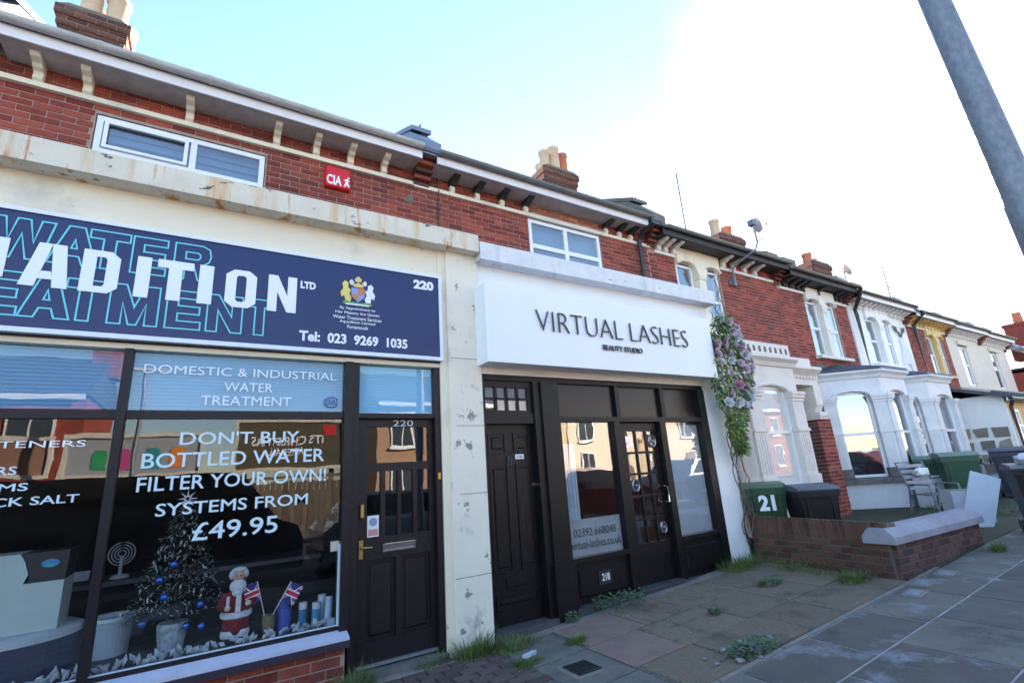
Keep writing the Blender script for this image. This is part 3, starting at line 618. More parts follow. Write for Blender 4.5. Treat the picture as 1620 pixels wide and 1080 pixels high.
chimney(B, 5.95, 6.85, 3.0, 3.9, 6.9, 8.15, [(6.12,3.2,.12,.55,TERRA), (6.4,3.2,.14,.72,TERRA), (6.68,3.25,.14,.66,TERRA_R), (6.3,3.6,.12,.5,TERRA)])
window(B, 4.17, 5.70, 4.2, 5.54, WY+.02, cols=(4.93,), rows=(5.07,), fw=.06, bar=.075)
part('downpipe', MB().tube([(6.62,.83,5.90),(6.62,.83,5.80),(6.62,1.15,5.68),(6.62,1.21,5.62),(6.62,1.21,4.0)], .038, 10).tube([(6.62,1.21,5.50),(6.62,1.21,5.45)], .048, 10).tube([(6.62,1.21,5.02),(6.62,1.21,4.97)], .048, 10), IRON, B)
part('cable', MB().tube([(2.56,WY-.01,5.95),(2.56,WY-.012,5.6),(2.57,WY-.06,5.57),(2.57,WY-.012,5.5),(2.565,WY-.012,4.0)], .008, 6), BLACKP, B)
part('cement_patch', MB().prism([(2.06,5.30),(2.16,5.27),(2.20,5.33),(2.18,5.41),(2.13,5.40),(2.08,5.36)], 'y', WY-.006, WY+.01), RENDER_G, A)
part('flat_roof', MB().box(2.44, 6.5, .12, 1.305, 3.85, 3.93), RENDER_G, B)
part('render_panel', MB().box(2.435, 6.5, 0., .16, 2.65, 3.86), WHITE, B)
part('coping', MB().prism([(-.17,3.85), (-.17,4.05), (-.15,4.07), (.14,4.08), (.14,3.85)], 'x', 2.415, 6.55), WHITE_C, B)
part('lintel_band', MB().box(2.435, 6.12, -.03, .14, 2.575, 2.65), STONE_W, B)
part('pier', MB().box(6.10, 6.52, -.01, 1.28, .05, 2.65), STONE_B if False else WHITE, B)
ff = part('shopfront_frame', MB().box(2.435,6.10,.01,.13,2.52,2.575).box(2.435,2.475,.0,.14,.05,2.52).box(3.10,3.19,.0,.14,.05,2.52).box(2.475,3.10,.02,.14,2.05,2.165)
     .box(3.19,3.43,-.03,.14,.58,2.52).box(3.17,3.45,-.05,.14,.05,.58)
     .box(3.43,6.03,.0,.12,2.065,2.125).box(4.36,4.425,.01,.11,2.125,2.52).box(5.185,5.255,.01,.11,2.125,2.52)
     .box(4.27,4.36,-.01,.12,.1,2.065).box(5.09,5.195,-.01,.12,.1,2.065).box(5.96,6.10,-.005,.14,.1,2.52)
     .box(3.43,4.27,-.02,.12,.555,.60).box(5.195,5.96,-.02,.12,.575,.625), BLACK, B)
for (x0, x1) in ((3.43,4.36), (4.425,5.185), (5.255,5.96)): part('gloss_panel', MB().box(x0,x1,.06,.07,2.125,2.52), BLACKG, ff)
for (x0, x1, z) in ((3.45,4.27,.555), (5.195,5.96,.575)):
    r_ = part('stall_riser', MB().box(x0,x1,.03,.12,.1,z), BLACK, ff)
    part('moulded_panel', MB().cham(x0+.07,x1-.07,.012,.03,.20,z-.08,.015), BLACK, r_)
# number plate on the riser
np_ = part('number_plate', MB().box(3.79,3.97,.0,.012,.29,.43), BLACKP, ff)
text('plate_number', '218', LETW, np_, 3.83, 3.94, .325, .40, -.0005, .002, .01)
# glass
GL3 = glass('beauty_glass', base=.16, ripple=.03)
part('pane', MB().box(3.43,4.27,.05,.056,.60,2.065), GL3, ff); part('pane', MB().box(5.195,5.96,.05,.056,.625,2.065), GL3, ff)
FROST = mat('frosted_film', (.52,.60,.66), (.42,.50,.57), .7, 1.5)
cur = mat('white_curtain', (.62,.74,.82), (.5,.62,.72), .7, 4, stretch=(6,1,.3))
b = MB()
for k in range(11):
    x = 3.44+.026*k; b.tube([(x, .14+.012*(k % 2), .5), (x, .14+.012*(k % 2), 1.82)], .018, 6)
part('curtain', b, cur, ff); part('frosted_panel', MB().box(5.22,5.95,.10,.105,.62,2.03), FROST, ff); part('frosted_panel', MB().box(3.44,4.26,.075,.08,.60,.98), mat('frosted_film_low', (.48,.52,.55), (.36,.40,.43), .7, 1.5), ff)
part('interior', MB().box(3.4,6.0,3.0,3.1,0,2.8).box(3.38,3.41,.13,3.0,0,2.8).box(6.0,6.03,.13,3.,0,2.8).box(3.4,6.,.13,3.,2.75,2.8).box(3.4,6.,.13,3.,0,.1), mat('warm_interior', (.40,.22,.15), (.30,.17,.12), .9, 2), B)
for s, x0, x1, z0, z1 in (('02392 668048',3.53,4.155,.80,.885), ('virtual-lashes.co.uk',3.465,4.22,.675,.765)):
    text('lettering', s, LETD, ff, x0, x1, z0, z1, .047, .002)
# glazed shop door 218
d = part('door', MB().box(4.38,4.50,.06,.11,.16,2.05).box(5.06,5.085,.06,.11,.16,2.05).box(4.50,5.06,.06,.11,1.95,2.05).box(4.50,5.06,.06,.11,.44,.61).box(4.50,5.06,.06,.11,.16,.27)
     .box(4.50,5.06,.085,.10,.27,.44), BLACK, B)
bars = MB()
for c in (4.685, 4.875): bars.box(c-.014, c+.014, .066, .10, .61, 1.95)
for c in (1.68, 1.42, 1.155, .885):
    for (p, q) in ((4.50,4.671), (4.699,4.861), (4.889,5.06)): bars.box(p, q, .068, .10, c-.014, c+.014)
part('glazing_bars', bars, BLACK, d)
xs_ = [4.50,4.671,4.699,4.861,4.889,5.06]; zs_ = [.61,.871,.899,1.141,1.169,1.406,1.434,1.666,1.694,1.95]
for i in range(0, 6, 2):
    for k in range(0, 10, 2): part('pane', MB().box(xs_[i]-.003,xs_[i+1]+.003,.082,.087,zs_[k]-.003,zs_[k+1]+.003), glass('small_pane_glass', base=.13, ripple=.08), d)
for (x, z, r) in ((4.98,1.82,.075), (4.59,1.285,.07), (4.98,.755,.06)):
    b = MB(); b.tube([(x+r*.8*math.cos(a), .074, z+r*math.sin(a)) for a in [2*math.pi*i/16 for i in range(17)]], .016, 6, False); b.ball((x,.07,z), .022)
    part('bullseye', b, mat('dull_pewter', (.30,.30,.33), None, .3, metal=.8), d)
part('handle', MB().tube([(5.075,.06,1.25),(5.075,.0,1.24),(5.075,.0,1.06),(5.075,.06,1.05)], .011, 8), CHROME, d)
part('threshold', MB().box(3.42, 6.1, -.06, .14, .05, .135).box(4.36,5.09,-.08,.12,.135,.16), mat('worn_step', (.04,.04,.045), (.07,.07,.075), .7, 5), B)
OPEN = bpy.data.materials.new('neon_pink'); OPEN.use_nodes = True
e = OPEN.node_tree.nodes['Principled BSDF']; e.inputs['Base Color'].default_value = (.6,.05,.15,1); e.inputs['Emission Color'].default_value = (1,.12,.25,1); e.inputs['Emission Strength'].default_value = .55
ns = thing('neon_sign', 'small pink neon OPEN sign hanging inside the glazed door', 'neon sign', (4.66, .3, 1.78))
text('lettering', 'OPEN', OPEN, ns, 4.53, 4.82, 1.76, 1.90, .28, .01, .02)
part('hanger', MB().tube([(4.55,.285,1.90),(4.67,.285,2.1),(4.80,.285,1.90)], .003, 5), BLACKP, ns)
# 218A house door with fanlight
fl = part('fanlight', MB().box(2.475,3.10,.04,.10,2.45,2.52).box(2.475,3.10,.04,.10,2.165,2.195).box(2.475,2.50,.04,.10,2.195,2.45).box(3.05,3.10,.04,.10,2.195,2.45).box(2.50,3.05,.045,.095,2.312,2.334)
     .box(2.625,2.650,.045,.095,2.195,2.45).box(2.765,2.79,.045,.095,2.195,2.45).box(2.905,2.93,.045,.095,2.195,2.45), BLACK, B)
fx = [2.50,2.625,2.65,2.765,2.79,2.905,2.93,3.05]
for i in range(0, 8, 2):
    for z0, z1, k in ((2.195,2.312,0), (2.334,2.45,1)): part('pane', MB().box(fx[i],fx[i+1],.066,.072,z0,z1), GLASS_T if (k == 0 and i > 0) else GLASS_D, fl)
part('backing', MB().box(2.48,3.1,.16,.17,2.17,2.5), mat('pale_backing', (.22,.25,.30), None, .9), fl)
d = part('door', MB().box(2.478,3.098,.10,.15,.10,2.048), BLACK, B)
for (x0, x1, z0, z1) in ((2.53,2.75,1.74,1.96), (2.85,3.05,1.74,1.96), (2.53,2.76,.57,1.63), (2.86,3.06,.57,1.63), (2.54,3.05,.235,.375)):
    part('moulding', MB().box(x0,x1,.088,.101,z0,z0+.018).box(x0,x1,.088,.101,z1-.018,z1).box(x0,x0+.018,.088,.101,z0+.018,z1-.018).box(x1-.018,x1,.088,.101,z0+.018,z1-.018), BLACK, d)
    part('raised_panel', MB().cham(x0+.045,x1-.045,.09,.101,z0+.045,z1-.045,.012), BLACK, d)
part('letter_plate', MB().cham(2.67,2.92,.085,.101,.43,.52,.006), BLACK, d)
part('knocker', MB().cham(2.76,2.81,.075,.10,1.60,1.71,.01).tube([(2.785,.07,1.69),(2.785,.055,1.62)], .012, 6), IRON, d)
np_ = part('number_plate', MB().box(2.865,2.975,.094,.101,1.675,1.725), LETW, d); text('plate_number', '218A', LETD, np_, 2.875, 2.965, 1.683, 1.717, .0935, .001, .01)
part('cylinder_lock', MB().tube([(3.075,.105,1.40),(3.075,.085,1.40)], .022, 10), CHROME, d)
part('step', MB().box(2.435,3.17,-.06,.14,-.02,.09), mat('worn_step2', (.05,.05,.055), (.08,.08,.085), .7, 5), B)
# ---------------- white box sign
sg = thing('shop_sign', 'white box sign with slim charcoal raised letters', 'sign', (4.25, -.13, 2.65))
part('box', MB().cham(2.385, 6.13, -.27, -.012, 2.65, 3.53, .004), SIGNW, sg)
for s, x0, x1, z0, z1, o_ in (('VIRTUAL',3.02,4.33,3.045,3.285,-.027), ('LASHES',4.47,5.56,3.045,3.285,-.027), ('BEAUTY STUDIO',3.98,4.64,2.892,2.958,-.012)):
    text('raised_lettering', s, LETD, sg, x0, x1, z0, z1, -.278, .018, o_)
b = MB()
for x in (3.2,3.6,4.0,4.6,5.0,5.4): b.tube([(x,-.268,3.16),(x,-.28,3.16)], .006, 6)
part('stand_off', b, CHROME, sg)

# ================================================================== TERRACED HOUSES
def fmap(mb, P, Q):
    """local x along P->Q, local y into the wall, z up -> world"""
    P, Q = Vector((P[0],P[1],0)), Vector((Q[0],Q[1],0)); d = (Q-P).normalized(); n_ = Vector((-d.y, d.x, 0))
    mb.v = [tuple(P+d*x+n_*y+Vector((0,0,z))) for x, y, z in mb.v]; return mb
def arch_panel(b, x0, x1, zs, zt, top, y0, y1, n=8):
    """wall above an opening x0..x1: springing zs, crown zt, up to top"""
    xc, hw = (x0+x1)/2, (x1-x0)/2
    for i in range(n):
        a, c = -1+2*i/n, -1+2*(i+1)/n
        za, zc = zs+(zt-zs)*(1-a*a), zs+(zt-zs)*(1-c*c)
        b.prism([(xc+a*hw,za), (xc+c*hw,zc), (xc+c*hw,top), (xc+a*hw,top)], 'y', y0, y1)
def pilaster(bay, P, Q, u0, u1, zb, zt, mt, stone=STONE_G, zr=None):
    um = (u0+u1)/2
    p = part('pilaster', fmap(MB().box(u0, u1, -.06, .05, zb+.2, zt), P, Q), mt, bay)
    part('block_base', fmap(MB().box(u0-.025, u1+.025, -.09, .05, zb, zb+.2), P, Q), stone, p)
    fl_ = MB(); w = (u1-u0)
    zr = zr or zb+.95
    for k in range(4):
        fl_.box(u0+w*(.14+.2*k), u0+w*(.26+.2*k), -.068, -.059, zb+.26, zr-.04)
    part('fluting', fmap(fl_, P, Q), mt, p)
    part('ring', fmap(MB().box(u0-.02, u1+.02, -.085, .05, zr, zr+.05), P, Q), mt, p)
    part('capital', fmap(MB().box(u0-.015, u1+.015, -.08, .05, zt-.17, zt-.12).box(u0-.03, u1+.03, -.10, .05, zt-.11, zt-.05).box(u0-.045, u1+.045, -.12, .05, zt-.05, zt), P, Q), mt, p)
def bay_face(h, P, Q, g, zsill, zwt, ztop, mt, fm=UPVC, back='curtain', pw=.2, stone=STONE_G, plinth=None, win_split=True, left_p=True):
    L = math.hypot(Q[0]-P[0], Q[1]-P[1])
    part('plinth', fmap(MB().box(0, L, .0, .2, g-.05, zsill-.12), P, Q), plinth or mt, h)
    part('stone_sill', fmap(MB().prism([(-.10,zsill-.12), (-.10,zsill-.03), (-.05,zsill), (.2,zsill), (.2,zsill-.12)], 'x', -.04, L+.04), P, Q), stone, h)
    if left_p: pilaster(h, P, Q, .0, pw, zsill, zwt-.05, mt, stone)
    pilaster(h, P, Q, L-pw, L, zsill, zwt-.05, mt, stone)
    u0, u1 = pw, L-pw
    b = MB(); arch_panel(b, u0, u1, zwt-.06, zwt+.06, ztop-.2, .0, .16); b.box(0, u0, .0, .16, zwt-.05, ztop-.2).box(u1, L, .0, .16, zwt-.05, ztop-.2)
    part('frieze', fmap(b, P, Q), mt, h)
    b = MB(); xc, hw = (u0+u1)/2, (u1-u0)/2
    b.tube([(xc+hw*1.05*math.cos(a), -.015, zwt-.055+.13*math.sin(a)) for a in [math.pi*i/12 for i in range(13)]], .028, 6)
    part('arch_moulding', fmap(b, P, Q), mt, h)
    part('cornice', fmap(MB().prism([(.05,ztop-.2), (-.03,ztop-.2), (-.06,ztop-.13), (-.13,ztop-.07), (-.13,ztop-.03), (.05,ztop-.03)], 'x', -.05, L+.05), P, Q), mt, h)
    # window
    f = MB(); fw = .055; z0, z1 = zsill+.01, zwt+.05; zt_ = zsill+.95 if win_split else None
    f.box(u0,u0+fw,.05,.11,z0,z1).box(u1-fw,u1,.05,.11,z0,z1).box(u0+fw,u1-fw,.05,.11,z0,z0+fw).box(u0+fw,u1-fw,.05,.11,z1-fw,z1).box(u0+fw,u1-fw,.052,.108,zt_-.03,zt_+.03)
    w = part('window', fmap(f, P, Q), fm, h)
    part('pane', fmap(MB().box(u0+fw-.003,u1-fw+.003,.07,.075,z0+fw,zt_-.03), P, Q), GLASS if back == 'white' else GLASS_D, w); part('pane', fmap(MB().box(u0+fw-.003,u1-fw+.003,.07,.075,zt_+.03,z1-fw), P, Q), GLASS if back == 'white' else GLASS_D, w)
    part('curtain', fmap(MB().box(u0,u1,*((.085,.09) if back == 'white' else (.17,.18)),z0,z1), P, Q), mat('curtain_'+back, (.30,.33,.38) if back == 'blind' else (.03,.035,.04), None, .9) if back != 'white' else mat('white_blind', (.78,.76,.72), (.72,.70,.66), .8, 2), w)
def bay_roof(h, pts, z, mt=SLATE):
    b = MB(); k = len(pts); cx = sum(p[0] for p in pts)/k
    lo = [(p[0]+(.10 if p[0] > cx else -.10), p[1]-.13 if p[1] < 1. else p[1], z) for p in pts]; hi = [(p[0]+(.06 if p[0] > cx else -.06), p[1]-.09 if p[1] < 1. else p[1], z+.07) for p in pts]; rd = [(cx+(p[0]-cx)*.8, 1.3, z+.32) for p in pts]
    b.v = lo+hi+rd
    for i in range(k-1):
        b.f += [(i, i+1, k+i+1, k+i), (k+i, k+i+1, 2*k+i+1, 2*k+i)]
    b.f += [tuple(range(k-1, -1, -1))]
    part('bay_roof', b, mt, h)
def pair_windows(h, xs, z0, z1, ztop, mt, y=WY, fm=UPVC, back='curtain', split=.5):
    """two sashes with a column between, arched lintel blocks over, sill below"""
    x0, x1, x2, x3 = xs
    b = MB(); arch_panel(b, x0, x1, z1-.06, z1+.04, ztop, y-.05, y+.05); part('lintel', b, mt, h)
    b = MB(); arch_panel(b, x2, x3, z1-.06, z1+.04, ztop, y-.05, y+.05); part('lintel', b, mt, h)
    part('lintel_jamb', MB().box(x1,x2,y-.06,y+.05,z1-.06,ztop), mt, h)
    for (p, q) in ((x0,x1), (x2,x3)):
        xc, hw = (p+q)/2, (q-p)/2
        part('arch_moulding', MB().tube([(xc+hw*math.cos(a), y-.06, z1-.05+.10*math.sin(a)) for a in [math.pi*i/10 for i in range(11)]], .022, 6), mt, h)
    c = part('column', MB().box(x1+.03,x2-.03,y-.07,y+.08,z0,z1-.3), mt, h)
    part('capital', MB().box(x1+.01,x2-.01,y-.09,y+.08,z1-.3,z1-.26).prism([(x1+.03,z1-.26),(x2-.03,z1-.26),(x2+.03,z1-.10),(x2+.03,z1-.06),(x1-.03,z1-.06),(x1-.03,z1-.10)], 'y', y-.10, y+.08), mt, c)
    part('ring', MB().box(x1+.015,x2-.015,y-.085,y+.08,(z0+z1)/2-.05,(z0+z1)/2), mt, c)
    for (p, q) in ((x0,x1), (x2,x3)): window(h, p+.01, q-.01, z0, z1-.02, y+.04, fm, .05, rows=(z0+(z1-z0)*split,), bar=.06, back=back)
    part('window_sill', MB().prism([(y-.14,z0-.10),(y-.14,z0-.03),(y+.06,z0),(y+.06,z0-.10)], 'x', x0-.10, x3+.10), mt, h)
def brackets(h, xs, z0, z1, mt, hw=.05, d=.30):
    for x in xs: part('bracket', MB().prism(bracket_prof(WY, z0, z1, d), 'x', x-hw, x+hw), mt, h)

# ---------------- house 216
H = thing('terraced_house', 'red brick house with cream bay and arched parapet beside the flower garland', 'house', (9.1, 1.6, .27))
zs = 5.47
wh = core(H, 6.95, 11.28, .0, 5.9, (7.68, 9.06, 4.0, 5.40))
bricks(wh, 'red', 6.935, 11.28, 3.30, 5.475, WY, holes=[(7.66,9.08,3.9,5.6)], limit=300, phase=1)
bricks(wh, 'red', 7.08, 11.28, 5.525, 5.75, WY-.003, holes=[(7.66,9.12,5.3,5.9)], limit=40)
part('string_course', MB().box(7.08,7.66,WY-.045,WY+.02,zs,zs+.06), STONE_W, H); part('string_course', MB().box(9.10,11.2,WY-.045,WY+.02,zs,zs+.06), STONE_W, H)
pair_windows(H, (7.70,8.22,8.50,9.05), 4.0, 5.40, 5.72, CREAM)
brackets(H, (7.20,7.40,7.64,9.22,9.58,9.98,10.38), 5.53, 5.72, STONE_W, .05)
eaves(H, 7.0, 11.3, 5.70, SOFFIT_D, GUTTER_G, SOFFIT_D)
roof(H, 6.95, 11.3, 5.9)
corbel_stack(H, 11.08, 11.34, 5.45, 5.82)
party_parapet(H, 11.4, 5.9, RENDER_G, .42, .40)
chimney(H, 11.0, 12.0, 2.3, 3.3, 6.5, 7.25, [(11.15,2.5,.13,.5,TERRA), (11.75,2.55,.13,.45,TERRA_R)])
# bay of 216
g = .27
p0, p1, p2, p3 = (7.0,1.3), (7.72,.4), (9.42,.4), (9.75,1.3)
bay_face(H, p1, p2, g, .98, 2.70, 3.32, STONE_W, back='white', pw=.36, stone=STONE_W)
bay_face(H, p0, p1, g, .98, 2.70, 3.32, STONE_W, back='white', pw=.2, stone=STONE_W)
part('bay_flank', MB().prism([p2, p3, (9.6,1.3), (9.35,.45)], 'z', g, 3.3), STONE_W, H)
pp = part('parapet', MB().box(7.72,9.36,.36,.5,3.30,3.55), STONE_W, H)
for k in range(9):
    x = 7.88+k*.17; part('parapet_hole_shade', MB().prism([(x-.03,3.37),(x+.03,3.37),(x+.03,3.45),(x+.018,3.475),(x-.018,3.475),(x-.03,3.45)], 'y', .352, .365), mat('hole_shadow', (.16,.14,.12), None, .9), pp)  # dark raised plates: shade inside the arched holes painted as colour
part('bay_deck', MB().box(7.0,9.4,.45,1.3,3.28,3.32), LEAD, H)
# porch of 216: recessed entry under an entablature
part('porch_entablature', MB().box(9.46,10.95,.74,1.29,2.90,3.10).prism([(.74,3.10),(.62,3.22),(.62,3.28),(1.29,3.28),(1.29,3.10)], 'x', 9.46, 11.0).box(9.46,10.95,.80,1.29,3.28,3.5), STONE_W, H)
b = MB()
for k in range(12): b.box(9.55+k*.12, 9.61+k*.12, .705, .745, 3.03, 3.09)
part('dentils', b, STONE_W, H)
part('porch_bracket', MB().prism([(.74,2.9),(.74,2.5),(.82,2.35),(1.2,2.35),(1.2,2.9)], 'x', 10.72, 10.98), STONE_W, H)
part('porch_capital', MB().box(10.68,11.02,.70,1.25,2.26,2.35).box(10.70,11.0,.73,1.25,2.20,2.26), STONE_W, H)
part('front_door', MB().box(9.85,10.65,1.22,1.29,.35,2.4), mat('pinkish_door', (.30,.22,.22), None, .5), H)
pr_ = part('brick_pier', MB().box(10.73,11.25,.808,1.3,g-.05,2.2), MORTAR, H)
bricks(pr_, 'red', 10.72, 11.26, g, 2.2, .80, limit=80)
b = MB()
z = g
while z < 2.15:
    b.cham(-.24,-.01,0,.03,z,z+.065,.004); b.cham(.0,.23,0,.03,z,z+.065,.004); z += .075
me_ = MB(); me_.v = [(10.722+y, 1.06-x, z) for x, y, z in b.v]; me_.f = b.f
part('brick_return', me_, BRICK_D, pr_, kind='stuff')  # pier side laid in a darker brick than its front
# ---------------- house 214
H = thing('terraced_house', 'red brick house with white canted bay and grey stone sill', 'house', (12.9, 1.6, .28))
wh = core(H, 11.28, 14.6, .0, 5.75, (12.42, 13.88, 3.80, 5.27))
bricks(wh, 'red', 11.28, 14.56, 3.2, 5.375, WY, holes=[(12.4,13.9,3.7,5.6)], limit=300)
part('string_course', MB().box(11.34,12.40,WY-.045,WY+.02,5.37,5.43), STONE_W, H); part('string_course', MB().box(13.9,14.55,WY-.045,WY+.02,5.30,5.36), STONE_W, H)
pair_windows(H, (12.44,13.0,13.26,13.86), 3.82, 5.25, 5.58, STONE_W, back='blind')
brackets(H, (11.55,11.85,12.15,12.38,13.1,14.0,14.25,14.45), 5.43, 5.62, SOFFIT_D, .06)
eaves(H, 11.3, 14.6, 5.60, SOFFIT_D, mat('brown_gutter', (.13,.11,.085), (.09,.075,.06), .5), SOFFIT_D, clips=False)
roof(H, 11.3, 14.6, 5.8)
corbel_stack(H, 14.42, 14.64, 5.35, 5.7)
party_parapet(H, 14.7, 5.78, LEAD, .4, .42)
part('white_quoin', MB().box(14.58,14.80,WY-.03,WY+.1,3.3,5.35), WHITE, H)
part('downpipe', MB().tube([(14.55,.83,5.72),(14.62,.95,5.5),(14.80,1.2,5.25),(14.84,1.2,5.1),(14.84,1.2,3.3)], .05, 8), IRON, H)
chimney(H, 14.9, 15.9, 2.0, 3.0, 6.2, 7.05, [(15.1,2.2,.13,.35,TERRA_R), (15.6,2.3,.13,.3,TERRA)])
g = .28; p0, p1, p2, p3 = (12.1,1.3), (13.0,.4), (14.35,.4), (14.7,1.3)
bay_face(H, p1, p2, g, .93, 2.78, 3.33, STONE_B, back='curtain', pw=.24)
bay_face(H, p0, p1, g, .93, 2.78, 3.33, STONE_B, back='curtain', pw=.26)
part('bay_flank', MB().prism([p2, p3, (14.55,1.3), (14.25,.45)], 'z', g, 3.2), STONE_B, H)
bay_roof(H, [p0, p1, p2, p3], 3.30)
part('air_brick', MB().box(13.35,13.75,.392,.402,.45,.56), BRICK_D, H)
# ---------------- house 212
H = thing('terraced_house', 'white painted house with a pale stag relief on its upper wall', 'house', (16.4, 1.6, .28))
core(H, 14.8, 18.2, 0, 5.6, (15.5, 17.0, 3.8, 5.15), mt=WHITE)
pair_windows(H, (15.52,16.1,16.36,16.98), 3.82, 5.12, 5.5, WHITE, back='blind')
brackets(H, [15.0+.28*k for k in range(12)], 5.33, 5.5, WHITE, .05, .26)
eaves(H, 14.65, 18.2, 5.50, WHITE, IRON, SOFFIT, clips=False); roof(H, 14.6, 18.2, 5.7); party_parapet(H, 18.3, 5.65, LEAD, .4, .42); corbel_stack(H, 18.1, 18.35, 5.2, 5.6)
st = part('stag_relief', MB().prism([(17.25,3.55),(17.45,3.5),(17.5,3.9),(17.75,3.9),(17.85,3.5),(18.0,3.55),(18.0,4.1),(17.8,4.4),(17.7,4.65),(17.55,4.75),(17.42,4.62),(17.5,4.45),(17.35,4.1)], 'y', WY-.035, WY+.02), STONE_B, H)
for s_ in (-1, 1):
    part('antler', MB().tube([(17.58,WY-.03,4.72),(17.58+.14*s_,WY-.03,4.88),(17.58+.30*s_,WY-.03,4.92),(17.58+.38*s_,WY-.03,5.06)], .025, 6).tube([(17.58+.2*s_,WY-.03,4.90),(17.58+.2*s_,WY-.03,5.05)], .02, 6), STONE_G, st)
p0, p1, p2, p3 = (14.85,1.3), (15.65,.4), (17.2,.4), (17.7,1.3)
bay_face(H, p1, p2, g, .93, 2.75, 3.33, STONE_B, back='blind', pw=.24); bay_face(H, p0, p1, g, .93, 2.75, 3.33, STONE_B, back='blind', pw=.26); bay_roof(H, [p0, p1, p2, p3], 3.30)
part('bay_flank', MB().prism([p2, p3, (17.5,1.3), (17.1,.45)], 'z', g, 3.2), STONE_B, H)
# ---------------- house 210
H = thing('terraced_house', 'red brick house with yellow stone window surround and lean-to porch', 'house', (19.8, 1.6, .28))
wh = core(H, 18.2, 21.4, 0, 5.5, (19.6, 20.9, 3.7, 5.0))
bricks(wh, 'red', 18.22, 21.38, 3.0, 5.175, WY, holes=[(19.55,20.95,3.6,5.3)], limit=290)
YEL = mat('yellow_paint', (.66,.48,.19), (.6,.42,.16), .6, 3); CREAM2 = mat('pale_cream_render', (.68,.62,.53), (.62,.56,.47), .7, 2)
pair_windows(H, (19.62,20.1,20.36,20.88), 3.7, 4.98, 5.35, YEL, back='blind')
part('string_course', MB().box(18.3,19.58,WY-.045,WY+.02,5.15,5.21), CREAM2, H); part('string_course', MB().box(20.92,21.38,WY-.045,WY+.02,5.15,5.21), CREAM2, H)
brackets(H, [18.5+.28*k for k in range(11)], 5.21, 5.4, YEL, .05, .28)
eaves(H, 18.25, 21.4, 5.40, WHITE, IRON, YEL, clips=False); roof(H, 18.2, 21.4, 5.6); party_parapet(H, 21.5, 5.55, LEAD, .4, .4); corbel_stack(H, 21.28, 21.5, 5.1, 5.5)
part('downpipe', MB().tube([(18.5,.83,5.5),(18.6,1.2,5.2),(18.6,1.2,3.2)], .05, 8), IRON, H)
# stone-clad porch wall, tiled lean-to, yellow bay
sw = part('porch_wall', MB().box(18.15,18.3,-.35,1.3,.2,2.75), WHITE, H)
random.seed(3)
for i in range(5):
    for k in range(4):
        y0 = -.33+k*.4+random.uniform(-.05,.05); z0 = .3+i*.33+random.uniform(-.04,.04)
        poly = [(y0+random.uniform(0,.08), z0+random.uniform(0,.06)), (y0+.36+random.uniform(-.06,0), z0+random.uniform(0,.08)), (y0+.37+random.uniform(-.08,0), z0+.29+random.uniform(-.06,0)), (y0+random.uniform(0,.1), z0+.30+random.uniform(-.05,0))]
        part('cladding_stone', MB().prism(poly, 'x', 18.115, 18.16), mat('crazy_stone', (.33,.29,.24), (.22,.20,.17), .9, 5, .4, rnd=.35), sw)
tmp = text('house_number', '2 1 2', IRON, None, 0, .55, 0, .16, 0, .02, .02)
tmp.parent = sw; tmp.rotation_euler = (0,0,-math.pi/2); tmp.location = Vector((18.105, .55, .95))-Vector(wl(sw))
b = MB().prism([(-.5,2.72),(1.3,3.28),(1.3,3.20),(-.5,2.62)], 'x', 17.9, 21.6)
lr = part('lean_to_roof', b, SLATE, H)
for k in range(14):
    x = 18.02+k*.27; part('roll_tile', MB().tube([(x,-.53,2.69),(x,-.2,2.83)], .05, 6), SLATE, lr)
part('lean_to_fascia', MB().box(17.95,21.55,-.5,-.46,2.55,2.64), WHITE, H); part('lean_to_gutter', MB().tube([(17.95,-.55,2.6),(21.6,-.55,2.6)], .055, 8), IRON, H); part('downpipe', MB().tube([(18.3,-.5,2.58),(18.35,-.42,2.4),(18.35,-.42,.3)], .045, 8), IRON, H)
part('bay_wall', MB().box(18.6,21.5,-.25,1.2,.2,2.6), YEL, H)
window(H, 18.75, 19.35, .9, 2.35, -.31, back='blind', rows=(1.9,)); window(H, 20.0, 20.7, .9, 2.35, -.31, back='blind', rows=(1.9,))
# ---------------- houses 208 and 206
for i, (xl, xr, zz, lab) in enumerate(((21.4,24.7,5.36,'cream rendered house next to the brick house with yellow surround'), (24.7,27.7,5.32,'end cream rendered house beside the blue slate roofed building'))):
    H = thing('terraced_house', lab, 'house', ((xl+xr)/2, 1.6, .28))
    core(H, xl, xr, 0, zz+.15, (xl+.95, xl+1.75, 3.45, 4.9), mt=CREAM2)
    window(H, xl+.96, xl+1.74, 3.45, 4.88, WY+.05, back='blind', rows=(4.2,))
    part('hood_mould', MB().box(xl+.85,xl+1.85,WY-.06,WY+.05,4.9,5.02), CREAM2, H)
    brackets(H, [xl+.2+.27*k for k in range(11)], zz-.2, zz, WHITE, .05, .26)
    eaves(H, xl, xr, zz, WHITE, IRON, SOFFIT, clips=False); roof(H, xl, xr, zz+.2); corbel_stack(H, xr-.12, xr+.1, zz-.3, zz+.1)
    if i == 0: party_parapet(H, xr, zz+.18, LEAD, .4, .4)
    part('party_screen', MB().prism([(-.75,2.75),(1.3,3.35),(1.3,2.6),(-.75,2.45)], 'x', xl-.05, xl+.10), CREAM2, H)
    part('lean_to_roof', MB().prism([(-.5,2.62),(1.3,3.1),(1.3,3.02),(-.5,2.54)], 'x', xl+.1, xr-.05), SLATE, H)
    part('ground_wall', MB().box(xl+.1,xr-.1,-.2,1.2,.2,2.55), CREAM2 if i else YEL, H)
    window(H, xl+.5, xl+1.4, .8, 2.3, -.26, back='blind', rows=(1.9,)); window(H, xl+1.8, xl+2.5, .35, 2.3, -.26, back='blind', rows=(1.9,))
